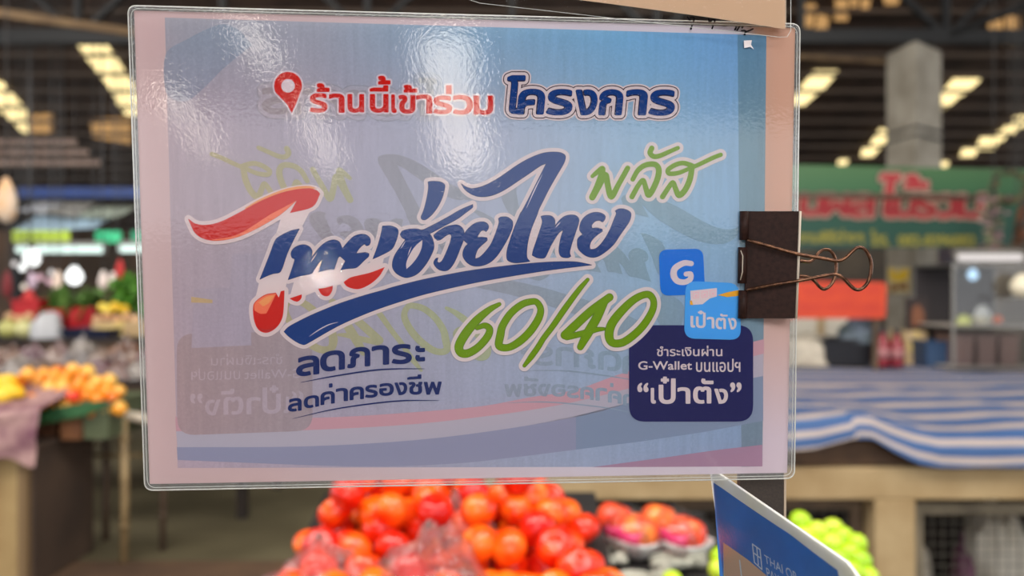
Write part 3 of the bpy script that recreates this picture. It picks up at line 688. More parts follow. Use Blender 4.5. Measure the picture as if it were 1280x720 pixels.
f.poly(round_quad([(823.3, 312.3), (878.7, 310.6), (881.6, 367.8), (825.8, 369.8)], 11), 6, k_sq, smooth=False)
f.line(X(815, 300, 5.54, [(272, 163, 36), (220, 160, 40), (160, 196, 44), (150, 245, 46), (176, 284, 42), (225, 292, 38), (264, 272, 38), (268, 236, 36), (236, 236, 34)]), 7, k_white)
f.build('wallet_icon_print', poster)
f = Flat(PS, NS)
f.poly(round_quad([(857, 351), (924, 354), (926.5, 425), (855, 423)], 14), 8, k_sq2, smooth=False)
f.poly(X(815, 300, 5.54, [(265, 352), (450, 332), (450, 390), (400, 405), (350, 445), (270, 450)]), 9, k_white, smooth=False)
for a, b_ in ((285, 365), (345, 360), (402, 352)):
    for p in ([(a, b_), (a+38, b_-4), (a+38, b_+34), (a, b_+38)],):
        q = X(815, 300, 5.54, p); f.line([(*x, .9) for x in q+[q[0]]], 9.5, k_pinkish, smooth=False)
        f.poly(X(815, 300, 5.54, [(a+12, b_+12), (a+28, b_+10), (a+28, b_+26), (a+12, b_+28)]), 9.5, k_pinkish, smooth=False)
f.poly(X(815, 300, 5.54, [(455, 382), (520, 362), (590, 348), (610, 346), (610, 386), (590, 388), (520, 395)]), 9, k_amber, smooth=False)
f.poly(X(815, 300, 5.54, [(262, 420), (276, 420), (284, 450), (264, 448)]), 9.6, k_amber, smooth=False)
for ch, x0, yt, x1, yb in (('เ', 266, 525, 300, 607), ('ป', 304, 503, 372, 610), ('\u0e4b', 318, 488, 358, 515), ('า', 380, 532, 432, 612), ('ต', 440, 538, 512, 618), ('\u0e31', 472, 510, 524, 530), ('ง', 526, 540, 586, 620)):
    f.glyph(ch, (815+x0/5.54, 300+yt/5.54, 815+x1/5.54, 300+yb/5.54), 9, k_white, bold=.55)
f.build('app_icon_print', poster)
k_pen = ink('pen_black', (26, 24, 28))
f = Flat(PS, NS)
for p in ([(148, 160, 10), (158, 180, 12), (170, 188, 8)], [(165, 168, 6), (205, 165, 9), (203, 205, 8), (190, 235, 6), (178, 272, 12)], [(345, 180, 8), (352, 205, 12), (370, 195, 9)], [(360, 190, 7), (402, 188, 9), (392, 230, 8), (376, 272, 8)], [(455, 233, 10), (490, 240, 12), (516, 240, 8)], [(592, 228, 10), (606, 250, 9), (592, 280, 10)], [(606, 232, 9), (636, 234, 9), (628, 262, 8), (612, 284, 9)], [(640, 240, 8), (672, 240, 8), (660, 262, 9)], [(655, 286, 8), (690, 290, 8), (684, 322, 12)], [(700, 298, 9), (726, 288, 10), (762, 272, 8)], [(712, 242, 9), (742, 250, 8)]):
    f.line(X(840, 0, 7.53, p), 9, k_pen, grow=.45)
f.build('pen_writing', poster)
f = Flat(PS, NS); f.poly(X(840, 0, 7.53, [(676, 382), (752, 378), (744, 420), (772, 466), (738, 440), (680, 452)]), 15, ink('tape_white', (226, 214, 214)), smooth=False); f.build('tape_scrap', poster)
m_film = film_mat('laminate_film', 0.006, (0.97, 0.97, 0.97), gloss=1.25, bump=1.0, bscale=560, rough=0.018, bdist=0.000036)
f = Flat(PS, NS); f.poly(FILM, 14, m_film, smooth=False); f.build('laminate_film', poster)
m_rim = mat('laminate_rim', (224, 222, 214), 0.12, spec=0.9)
b = MB().use(m_rim); b.tube([sign_pt(x, y, 0.0004) for x, y in FILM], 0.00032, 6, closed=True); b.build('sealed_edge', poster, smooth=True)

def inset(P, d):
    c0 = Vector((sum(p[0] for p in P)/len(P), sum(p[1] for p in P)/len(P))); return [(p[0]+(d if p[0] < c0.x else -d), p[1]+(d if p[1] < c0.y else -d)) for p in P]
b = MB().use(film_mat('sealed_border', .16, (.88, .88, .88), gloss=2.5, bump=1.0, bscale=600, rough=.1, bdist=.00008))
o_, i_ = FILM, round_quad(PAPER, 2)
n_ = len(o_)
for i in range(n_): b.quad(sign_pt(*o_[i-1], .00118), sign_pt(*o_[i], .00118), sign_pt(*i_[i], .00118), sign_pt(*i_[i-1], .00118))
b.build('sealed_border', poster)
b = MB().use(m_rim); b.tube([sign_pt(x, y, .0012) for x, y in inset(FILM, 3.4)], .00013, 5, closed=True); b.build('border_crease', poster, smooth=True)
# ------------------------------------------------------------------ around the poster
# sheet hanging in front of the poster's top right corner
PU = PS + NS*0.006
up = thing('laminated_sheet', 'blank cream laminated sheet hanging over the top right corner of the poster', 'sheet', at(800, 0, 0.355))
UPAP = [(660, -8), (760, 4.5), (820, 12.5), (888, 22), (940, 30), (981.5, 36.5), (981.5, -220), (690, -235)]
UFILM = [(560, -9), (600, 4), (975, 46.5), (984, 46), (988.5, 38), (989, -232), (560, -245)]
f = Flat(PU, NS); f.poly(UPAP, 0, mat('cream_paper', (206, 176, 148), 0.75, spec=0, k=.80), smooth=False); f.build('paper_sheet', up)
f = Flat(PU, NS); f.poly(UFILM, 4, m_film, smooth=False); f.build('laminate_film', up)
b = MB().use(m_rim)
def upt(px, py, off=0.0004):
    d = ray(px, py); return E0 + d*((PU+NS*off-E0).dot(NS)/d.dot(NS))
b.tube([upt(*p) for p in UFILM], 0.00014, 6, closed=True); b.build('sealed_edge', up, smooth=True)

# flat dark post that carries the signs
m_post = mat('post_paint', (48, 38, 32), 0.6, rgb2=(60, 48, 40), nscale=900)
py_ = 0.398
pa = at(925, 600, py_); pb = at(981, 600, py_)
post = thing('sign_post', 'flat dark brown sign post rising from the stand behind the poster', 'post', (pa.x+.01, py_, 0.80))
b = MB().use(m_post); b.box2((pa.x, py_, 0.80), (pb.x, py_+.006, 1.72), 0.0006); b.build('post', post)
b = MB().use(mat('worn_edge', (190, 168, 146), 0.5)); b.box2((pb.x-.0005, py_-.0004, 0.80), (pb.x+.0006, py_+.001, 1.71)); b.build('worn_edge', post)
b = MB().use(m_post); b.box2((pa.x-.03, py_-.03, 0.797), (pb.x+.03, py_+.04, 0.803), .001); b.build('foot_plate', post)

# binder clip on the right edge
m_clip = mat('clip_black_brown', (58, 36, 30), 0.5, spec=.15, rgb2=(44, 28, 24), nscale=500)
m_wire = mat('clip_wire', (132, 92, 68), 0.25, metal=.75, rgb2=(78, 50, 38), nscale=500)
m_worn = mat('clip_worn_edge', (214, 196, 176), 0.45)
clip = thing('binder_clip', 'dark brown binder clip gripping the right edge of the poster', 'clip', sign_pt(960, 330))
def body(side):
    # jaw plate from its lip at the sheet out to the spine; side +1 faces the camera
    o0, o1 = (0.0016, 0.0105) if side > 0 else (-0.0045, -0.0105)
    b = MB().use(m_clip)
    q = [sign_pt(933, 264, o0), sign_pt(1000, 264, o1), sign_pt(995, 398, o1), sign_pt(930.5, 398, o0)]
    b.prism(q, -NS*0.0006*side)
    return b
b = body(1)
b.prism([sign_pt(1000, 264, .0105), sign_pt(995, 398, .0105), sign_pt(995, 398, .0105)-NS*.021, sign_pt(1000, 264, .0105)-NS*.021], US*.0007)
b2 = body(-1); me2 = bpy.data.meshes.new('t'); b2.bm.to_mesh(me2); b2.bm.free(); b.bm.from_mesh(me2); bpy.data.meshes.remove(me2)
b.build('spring_body', clip)
b = MB().use(m_clip)                                        # rolled lips that hold the wire
for (y0, y1, xa, xb) in ((264, 300, 927.5, 927), (309, 354, 925.5, 924.5), (363, 398, 926, 925)):
    b.tube([sign_pt(xa+3, y0, .0022), sign_pt(xb+3, y1, .0022)], 0.0021, 10)
b.build('rolled_lip', clip, smooth=True)
b = MB().use(m_worn)
b.tube([sign_pt(933.4, 264, .0033), sign_pt(933, 299, .0033)], .00042, 6); b.tube([sign_pt(930.5, 364, .0033), sign_pt(929, 398, .0033)], .00042, 6)
b.tube([sign_pt(1000.3, 264, .0108), sign_pt(995.4, 398, .0108)], .00055, 6); b.tube([sign_pt(926, 313, .0036), sign_pt(928.5, 320, .0042), sign_pt(928, 340, .0042), sign_pt(925.5, 350, .0036)], .00026, 5)
b.build('worn_edge', clip, smooth=True)
def sm3(pts, n=4):
    q = smooth_poly([(p[0], p[1], p[2]) for p in pts], False, n, 170); return [sign_pt(x, y, o) for x, y, o in q]
front = [(934, 300, .0044), (966, 309, .0094), (998, 317.8, .0132), (1027, 322.8, .0152), (1042.5, 325.8, .0163), (1051, 325.5, .0168), (1058, 321.5, .0172), (1066, 313.8, .0176), (1072.5, 309.5, .018), (1080, 311, .0183), (1086, 318.8, .0186), (1089, 330, .0188), (1088, 343, .0187), (1083.8, 354.5, .0184), (1076, 361.5, .0181), (1069, 361.5, .0177), (1063, 357, .0174), (1056, 349.5, .017), (1048.8, 344.2, .0166), (1040, 343, .0161), (1021, 346.5, .0150), (998, 351, .0132), (966, 356, .0094), (933, 362.5, .0044)]
back = [(999, 326, -.0112), (1012, 327, -.013), (1019, 322, -.0145), (1024, 315.5, -.0152), (1031, 311.8, -.0158), (1038.8, 314, -.0162), (1043.8, 322.5, -.0165), (1045.3, 333, -.0165), (1044, 344, -.0163), (1039.5, 355, -.016), (1031, 361.5, -.0156), (1024.5, 358.5, -.0152), (1018, 351, -.0146), (1010, 346, -.0128), (999, 345, -.0112)]
b = MB().use(m_wire); b.tube(sm3(front), .00082, 8); b.build('wire_handle', clip, smooth=True)
b = MB().use(m_wire); b.tube(sm3(back), .00082, 8); b.build('wire_handle', clip, smooth=True)

# payment sign standing edge-on at the lower right
qa, qb, qc = at(886.5, 584, .402), at(906, 726, .402), at(1071, 712, .283)
QN = (qb-qa).cross(qc-qa).normalized()
if QN.dot(E0-qa) < 0: QN = -QN
qd = qc+(qb-qa)
qr = thing('payment_sign', 'laminated blue payment sign turned almost edge-on below the poster', 'sign', (qb+qd)/2)
m_qpaper = mat('sign_card', (216, 212, 204), 0.6, k=.62, rgb2=(204, 198, 186), nscale=60); m_qblue = mat('sign_blue', (8, 106, 178), 0.4, k=.60, rgb2=(8, 92, 160), nscale=25)
m_qwhite = mat('sign_white', (206, 220, 232), 0.5, k=.85); m_qpeach = mat('sign_peach', (206, 176, 152), 0.6, k=.85)
b = MB().use(m_qpaper)
kk = (qd-qb)*.9
b.prism([qa, qa+(qc-qa)*.95, qc+(qb-qa)*.05, qd, qb], -QN*.0012); b.build('card', qr)
f = Flat(qa, QN)
f.poly([(891.5, 603), (905, 612), (919, 622), (948, 642), (989, 669), (1016, 690), (1047, 713), (1049, 725), (1046, 745), (984, 741), (934, 699), (904, 678), (905, 742), (901, 742)], 1, m_qblue, smooth=False)
f.poly([(904, 678), (934, 699), (984, 741), (950, 745), (906, 742)], 1, m_qpeach, smooth=False)
f.line([(924.5, 700.5, 1.6), (927, 721, 1.6)], 2, m_qwhite, smooth=False)
f.build('printed_face', qr)
f = Flat(qa, QN)
lg = [(940.5, 680), (950, 687), (952.5, 712), (943, 703)]
for i in range(4): f.line([(*lg[i-1], 1.3), (*lg[i], 1.3)], 2, m_qwhite, smooth=False)
f.line([(946, 685, 1.3), (948, 706, 1.3)], 2, m_qwhite, smooth=False); f.line([(942, 691, 1.3), (951, 698, 1.3)], 2, m_qwhite, smooth=False)
f.quad_text('THAI QR', [(955, 693), (996, 716), (998, 732), (956.5, 705)], 2, m_qwhite)
f.quad_text('PAYMENT', [(957.5, 709), (998, 736), (1000, 752), (959, 721)], 2, m_qwhite)
f.build('sign_lettering', qr)
f = Flat(qa, QN); e1 = (qc-qa); f.poly([(888.4, 586), (1066, 710), (1068, 716), (1068, 760), (906, 742)], 5, m_film, smooth=False); f.build('laminate_film', qr)

# ------------------------------------------------------------------ display stand with fruit
TOP = 0.80
m_black = mat('stand_black', (24, 22, 22), 0.55, rgb2=(34, 30, 30), nscale=6)
m_wood = mat('stand_timber', (70, 52, 40), 0.65, rgb2=(52, 38, 30), nscale=5)
stand = thing('display_stand', 'black topped fruit display stand under the apples', 'stand', (.1, 1.3, 0))
b = MB().use(m_black); b.prism([(-.47, .28, TOP-.04), (.72, .28, TOP-.04), (.72, 1.74, TOP-.04), (.49, 1.74, TOP-.04), (.49, 2.08, TOP-.04), (-.47, 2.08, TOP-.04)], (0, 0, .04)); b.build('top', stand)
for x in (-.42, .44):
    for y in (.36, 2.0):
        b = MB().use(m_wood); b.box2((x-.03, y-.03, 0), (x+.03, y+.03, TOP-.04)); b.build('leg', stand)
b = MB().use(m_black); b.box2((-.46, 2.0, TOP), (.48, 2.02, TOP+.085), .003); b.build('back_rim', stand)
# sloped black board that the apples lie on
board = tag(MB().use(m_black).prism([(-.46, 1.30, TOP), (-.46, 1.98, TOP), (-.46, 1.98, TOP+.145), (-.46, 1.30, TOP+.005)], (.665, 0, 0)).build('sloped_board'), 'black sloped board under the pile of red apples', 'board')
board2 = tag(MB().use(m_black).prism([(.215, 1.30, TOP), (.215, 1.98, TOP), (.215, 1.98, TOP+.075), (.215, 1.30, TOP+.005)], (.27, 0, 0)).build('sloped_board'), 'black sloped board under the wrapped apples and pale roots', 'board')
def bz(y): return TOP+.005+(y-1.30)*.14/.68
def bz2(y): return TOP+.005+(y-1.30)*.07/.68

def apple_mesh(r, m):
    b = MB().use(m); prof = []
    for i in range(17):
        t = pi*i/16
        rr = r*(1.0+.06*cos(t))*sin(t)**.92 if 0 < i < 16 else .0005
        z = -r*.92*cos(t)
        dip = math.exp(-(sin(t)/.42)**2)
        z += (-dip*r*.30 if cos(t) < 0 else dip*r*.20)
        prof.append((max(rr, .0006), z))
    b.lathe((0, 0, 0), prof, 22)
    return b
def fruit_mat(name, c1, c2, c3, rough=.22, stripes=True, coat=.0):
    m = bpy.data.materials.new(name); m.use_nodes = True; nt = m.node_tree; b = nt.nodes['Principled BSDF']; L = nt.links.new
    b.inputs['Roughness'].default_value = rough; b.inputs['Coat Weight'].default_value = coat; b.inputs['Specular IOR Level'].default_value = .55
    tc = nt.nodes.new('ShaderNodeTexCoord'); oi = nt.nodes.new('ShaderNodeObjectInfo'); n = nt.nodes.new('ShaderNodeTexNoise')
    n.noise_dimensions = '4D'; n.inputs['Scale'].default_value = 16 if stripes else 9; n.inputs['Detail'].default_value = 4
    mp = nt.nodes.new('ShaderNodeMapping'); mp.inputs['Scale'].default_value = (1.6, 1.6, .7) if stripes else (1, 1, 1)
    mu = nt.nodes.new('ShaderNodeMath'); mu.operation = 'MULTIPLY'; mu.inputs[1].default_value = 50
    L(oi.outputs['Random'], mu.inputs[0]); L(mu.outputs[0], n.inputs['W']); L(tc.outputs['Object'], mp.inputs[0]); L(mp.outputs[0], n.inputs['Vector'])
    ad = nt.nodes.new('ShaderNodeMath'); ad.operation = 'MULTIPLY_ADD'; ad.inputs[1].default_value = .45; L(oi.outputs['Random'], ad.inputs[0]); L(n.outputs['Fac'], ad.inputs[2])
    r = nt.nodes.new('ShaderNodeValToRGB'); e = r.color_ramp.elements; e.new(.5)
    for q, (p, c) in zip(e, ((.48, c1), (.70, c2), (.95, c3))): q.position = p; q.color = (*lin(c), 1)
    L(ad.outputs[0], r.inputs[0]); L(r.outputs[0], b.inputs['Base Color']); return m
m_apple = fruit_mat('apple_skin', (200, 16, 8), (240, 50, 6), (250, 112, 20))
ap = apple_mesh(.037, m_apple).build('apple', smooth=True)
rnd = random.Random(3); n_ap = 0
ROWN = ['first', 'second', 'third', 'fourth', 'fifth', 'sixth', 'seventh', 'eighth', 'ninth', 'tenth']
def put(o, first, loc, rot, sc, label, cat, group):
    c = o if first else o.copy()
    if not first: COL.objects.link(c)
    c.location = loc; c.rotation_euler = rot; c.scale = (sc,)*3; tag(c, label, cat, group); return c
spots = []
for r in range(9):
    y = 1.355+r*.0715; nx = 8 if r % 2 == 0 else 9
    xl = -.425+.004*r; xr = (.18 if r < 7 else .12)
    k = 0; x = xl+(.036 if r % 2 else 0)
    while x < xr:
        spots.append((x+rnd.uniform(-.006, .006), y+rnd.uniform(-.005, .005), bz(y)+.043, r, 0)); x += .0745; k += 1
for r in range(8):
    y = 1.392+r*.0715
    x = -.385+(.036 if r % 2 else 0)+.005*r; xr = (.15 if r < 5 else .15-.05*(r-4))
    while x < xr:
        if rnd.random() < .86: spots.append((x+rnd.uniform(-.01, .01), y+rnd.uniform(-.01, .01), bz(y)+.043+.056+rnd.uniform(-.003, .006), r, 1))
        x += .0755
for r in range(2, 7):
    y = 1.43+r*.0715; x = -.34+rnd.uniform(0, .03)
    while x < .03:
        if rnd.random() < .55: spots.append((x, y+rnd.uniform(-.01, .01), bz(y)+.043+.108, r, 2))
        x += .085
for i, (x, y, z, r, lay) in enumerate(spots):
    lb = {0: 'red-orange apple in the %s row from the front of the bottom layer of the pile', 1: 'red-orange apple in the %s row from the front of the upper layer of the pile', 2: 'red-orange apple lying on top of the pile in the %s row from the front'}[lay] % ROWN[r]
    put(ap, i == 0, (x, y, z), (rnd.uniform(-.9, .9), rnd.uniform(-.9, .9), rnd.uniform(0, 6)), rnd.uniform(.94, 1.04), lb, 'apple', 'red apples, ' + lb[len('red-orange apple '):])

# clear bags pulled over the front apples
m_bag = film_mat('clear_bag', .06, (1, .97, .96), gloss=.6, bump=.7, bscale=55, rough=.12)
def bag(c, r, label, seed, m=None, knot=True, name='plastic_bag', cat='bag', group=None):
    rn = random.Random(seed); b = MB().use(m or m_bag); off = Vector((rn.uniform(0, 50),)*3)
    def fn(u, v):
        a = 2*pi*u; t = pi*v*.5
        rad = sin(t)**.8 if v > 0 else 0
        p = Vector((cos(a)*rad, sin(a)*rad, cos(t)))
        q = noise.noise(p*2.2+off)*.16+noise.noise(p*6+off)*.07
        fold = .05*sin(9*a+4*noise.noise(p*1.5+off))*(1-v)
        p = p*(1+q+fold)
        if knot and v < .16: p.z += (.16-v)*1.5; p.x *= .55; p.y *= .55
        return Vector(c)+Vector((p.x*r[0], p.y*r[1], max(p.z, -.02)*r[2]))
    b.grid(fn, 40, 22); bmesh.ops.remove_doubles(b.bm, verts=b.bm.verts, dist=1e-5)
    return tag(b.build(name, smooth=True), label, cat, group)
bag((-.345, 1.43, TOP+.02), (.115, .12, .155), 'knotted clear plastic bag over apples at the left front of the pile', 1)
bag((-.15, 1.43, TOP+.02), (.13, .12, .17), 'knotted clear plastic bag over apples at the middle front of the pile', 2)
bag((-.115, 1.62, TOP+.10), (.09, .09, .115), 'knotted clear plastic bag over apples halfway up the pile', 5)

# two foam trays of wrapped apples
m_foam = mat('white_foam', (226, 222, 220), .6); m_net = mat('magenta_paper', (222, 30, 110), .5); m_wrapap = fruit_mat('wrapped_apple_skin', (222, 58, 44), (240, 84, 50), (250, 150, 60), .18)
m_wrap = film_mat('cling_wrap', .02, (1, .98, .98), gloss=.8, bump=.6, bscale=60)
wap = apple_mesh(.043, m_wrapap).build('apple', smooth=True)
for k, (cx, cy, rz, pl) in enumerate(((.262, 1.81, .62, 'left'), (.362, 1.80, .66, 'right'))):
    zt = bz2(cy)
    tr = thing('foam_tray', 'white foam tray of two wrapped apples, %s one of the pair behind the pale roots' % pl, 'tray', (cx, cy, zt), 'foam trays of apples')
    def fn(u, v, cx=cx, cy=cy, rz=rz, zt=zt):
        a = 2*pi*u; R = [0, .8, .84, 1.0, 1.04, 1.0, .8, 0][min(int(v*7+.5), 7)]; H = [.003, .003, .006, .034, .038, .030, 0, 0][min(int(v*7+.5), 7)]
        s = (abs(cos(a))**4+abs(sin(a))**4)**-.25
        x, y = cos(a)*s*R*.052, sin(a)*s*R*.088
        return Vector((cx+x*cos(rz)-y*sin(rz), cy+x*sin(rz)+y*cos(rz), zt+H+.001))
    b = MB().use(m_foam); b.grid(fn, 32, 7); bmesh.ops.remove_doubles(b.bm, verts=b.bm.verts, dist=1e-5); b.build('tray', tr, smooth=True)
    b = MB().use(m_net)
    for sx in (-.03, .03):
        px_, py2 = cx-sx*sin(rz)*1.0, cy+sx*cos(rz)
        b.lathe((px_, py2, zt+.006), [(.026, 0), (.038, .012), (.0435, .034), (.046, .052), (.043, .040), (.027, .006)], 24)
    b.build('paper_cup', tr, smooth=True)
    for j, sx in enumerate((-.034, .034)):
        put(wap, k == 0 and j == 0, (cx-sx*sin(rz)*1.3, cy+sx*cos(rz), zt+.052+(0.012 if j else 0)), (.3, .25*k, 1+j), 1, '%s apple in the %s foam tray' % (('front', 'rear')[j], pl), 'apple', 'wrapped apples')
    b = MB().use(m_wrap); b.ball((cx, cy, zt+.040), (.058, .092, .062), 20, 12); tag(b.build('cling_wrap', smooth=True), 'cling wrap stretched over the %s foam tray of apples' % pl, 'wrap', 'cling wraps')
# pale grey knobbly roots
m_root = mat('pale_root', (186, 184, 170), .6, rgb2=(140, 140, 128), nscale=60, bump=.5, bscale=120)
def ginger(c, rz, s, label):
    b = MB().use(m_root); rn = random.Random(int(c[0]*1e4))
    R = Matrix.Rotation(rz, 3, 'Z')
    for i in range(5):
        o = R @ Vector((-.01+rn.uniform(-.006, .006), (i-2)*.011*s, .012+.004*abs(2-i)))
        b.ball(Vector(c)+o, (.040*s, .009*s, .010*s), 14, 8, R @ Matrix.Rotation(rn.uniform(-.15, .15), 3, 'Z'))
    for (x, y, z, r) in ((.036, .004, .018, .016), (.052, .012, .022, .013), (.046, -.01, .016, .012), (.064, .02, .03, .008), (.068, .023, .038, .0065)):
        b.ball(Vector(c)+R @ Vector((x*s, y*s, z)), (r*s*1.2, r*s, r*s), 12, 8, R)
    bmesh.ops.translate(b.bm, verts=b.bm.verts, vec=(0, 0, -.002))
    return tag(b.build('ginger_root', smooth=True), label, 'root', 'pale roots on the black stand')
def on_stand(px, py, fz):
    # point on the stand surface seen at a pixel
    y = 1.5
    for _ in range(30): y = (EYE-fz(y))*F/(py-360)
    p = at(px, py, y); return (p.x, p.y, fz(y)+.002)
ginger(on_stand(785, 692, bz2), .12, 1.12, 'pale grey knobbly root right below the left foam tray')
ginger(on_stand(845, 712, bz2), .18, 1.12, 'pale grey knobbly root nearest the payment sign')
ginger(on_stand(758, 711, bz2), .3, .8, 'pale grey knobbly root against the red apples')
ginger(on_stand(800, 735, bz2), .1, 1.0, 'pale grey knobbly root cut by the bottom of the photo')
# green round fruit
m_lime = fruit_mat('green_fruit_skin', (150, 196, 16), (176, 214, 24), (198, 224, 60), .3, False)
b = MB().use(m_lime); b.lathe((0, 0, 0), [(.0005, -.0205), (.006, -.0205), (.012, -.0178), (.0185, -.0105), (.0212, 0), (.0185, .0115), (.012, .0182), (.006, .0205), (.0005, .0195)], 20)
gf = b.build('green_fruit', smooth=True); gi = 0
gspots = [(1000, 652, 1.62), (1022, 664, 1.60), (1041, 662, 1.64), (1053, 672, 1.60), (1040, 680, 1.56), (1071, 680, 1.58), (1062, 692, 1.54), (1076, 702, 1.52), (1018, 684, 1.58), (1046, 700, 1.50), (1064, 716, 1.48), (1085, 722, 1.50), (1028, 702, 1.52), (1005, 672, 1.60), (1010, 696, 1.54), (1040, 722, 1.46),
          (901, 698, 1.62), (899, 713, 1.59), (912, 708, 1.60), (840, 727, 1.56), (912, 724, 1.55)]
for i, (px, py, Y) in enumerate(gspots):
    left = px < 950
    lb = 'small green round fruit in the heap right of the payment sign' if not left else ('small green round fruit beside the left edge of the payment sign' if px > 880 else 'small green round fruit alone at the bottom edge among the roots' if px == 840 else 'small green round fruit just left of the payment sign bottom')
    put(gf, i == 0, at(px, py, Y), (rnd.uniform(-.5, .5), rnd.uniform(-.5, .5), 0), rnd.uniform(.95, 1.08), lb, 'fruit', 'green fruit: '+lb[24:])
# hidden support heap trays for the green fruit
tag(MB().use(m_black).prism([(.50, 1.40, TOP), (.50, 1.70, TOP), (.50, 1.70, TOP+.10), (.50, 1.40, TOP+.0)], (.20, 0, 0)).build('sloped_board'), 'black sloped board under the green fruit heap', 'board')
# ------------------------------------------------------------------ the stalls on the right
def rect(x0, y0, x1, y1, Y): return at(x0, y1, Y), at(x1, y0, Y)          # lower left, upper right
def hang_wire(b, p, top, m): b.use(m); b.tube([p, (p[0], p[1], top)], .004, 5)
m_wire2 = mat('thin_wire', (24, 21, 19), .6)
m_conc = mat('counter_concrete', (172, 148, 110), .8, rgb2=(154, 128, 90), nscale=5, bump=.2, bscale=30)
m_dark = mat('dark_brown_wood', (50, 38, 30), .8, rgb2=(34, 28, 26), nscale=5)  # dark brown wood of the tables and the counter back
ct = thing('market_counter', 'pale concrete market counter with open bays under the striped cloth', 'counter', (1.4, 4.4, 0))
CT = .775
b = MB().use(m_conc); b.box2((-.45, 3.0, .655), (4.2, 3.16, CT), .006); b.build('front_beam', ct)
b = MB().use(m_conc); b.box2((-.45, 3.16, CT-.06), (4.2, 6.3, CT), .004); b.build('top_slab', ct)
for x0, x1 in ((-.45, -.28), (1.362, 1.515), (3.1, 3.25)):
    b = MB().use(m_conc); b.box2((x0, 3.0, 0), (x1, 3.22, .655), .006); b.build('support', ct)
    b = MB().use(m_conc); b.box2((x0, 6.05, 0), (x1, 6.3, CT-.06), .006); b.build('support', ct)
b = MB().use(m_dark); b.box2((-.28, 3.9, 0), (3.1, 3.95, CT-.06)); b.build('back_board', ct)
m_frame = mat('door_frame_grey', (128, 116, 96), .6, rgb2=(96, 86, 70), nscale=8); m_mesh = mat('door_mesh_wire', (96, 92, 84), .5, metal=.4); m_frame2 = mat('door_frame_brown', (92, 72, 52), .65, rgb2=(70, 54, 40), nscale=8)
def mesh_door(x0, x1, z1, fm, label):
    d = thing('mesh_door', label, 'door', ((x0+x1)/2, 3.1, .02))
    b = MB().use(fm); t = .045
    b.box2((x0, 3.09, .02), (x0+t, 3.12, z1), .003); b.box2((x1-t, 3.09, .02), (x1, 3.12, z1), .003); b.box2((x0+t, 3.09, z1-t), (x1-t, 3.12, z1), .003); b.box2((x0+t, 3.09, .02), (x1-t, 3.12, .02+t), .003); b.build('frame', d)
    b = MB().use(m_mesh); x = x0+t+.04
    while x < x1-t: b.box2((x-.0012, 3.102, .02+t), (x+.0012, 3.105, z1-t)); x += .042
    z = .12
    while z < z1-t: b.box2((x0+t, 3.105, z-.0012), (x1-t, 3.108, z+.0012)); z += .042
    b.build('wire_mesh', d); return d
mesh_door(1.545, 3.08, .618, m_frame, 'grey framed wire mesh door in the right bay of the concrete counter')
mesh_door(.62, 1.352, .640, m_frame2, 'brown framed wire mesh door in the bay behind the green fruit')
m_sackw = mat('sack_white', (206, 198, 184), .7, rgb2=(178, 168, 150), nscale=6); m_sackp = mat('sack_purple', (104, 60, 84), .7)
bag((2.10, 3.5, 0), (.16, .18, .46), 'white sack behind the mesh door, right one', 21, m_sackw, name='sack', cat='sack')
bag((1.70, 3.45, 0), (.10, .16, .42), 'white sack behind the mesh door, left one', 22, m_sackw, name='sack', cat='sack')
bag((1.87, 3.32, 0), (.05, .09, .36), 'dark purple sack between the white sacks', 23, m_sackp, name='sack', cat='sack')
# low timber block showing where the cloth is lifted
tag(MB().use(mat('old_timber', (96, 70, 48), .75, rgb2=(66, 46, 34), nscale=7)).box2((.9, 3.03, CT), (1.62, 3.4, CT+.11), .008).build('timber_block'), 'dark timber block on the counter where the striped cloth lifts', 'block')

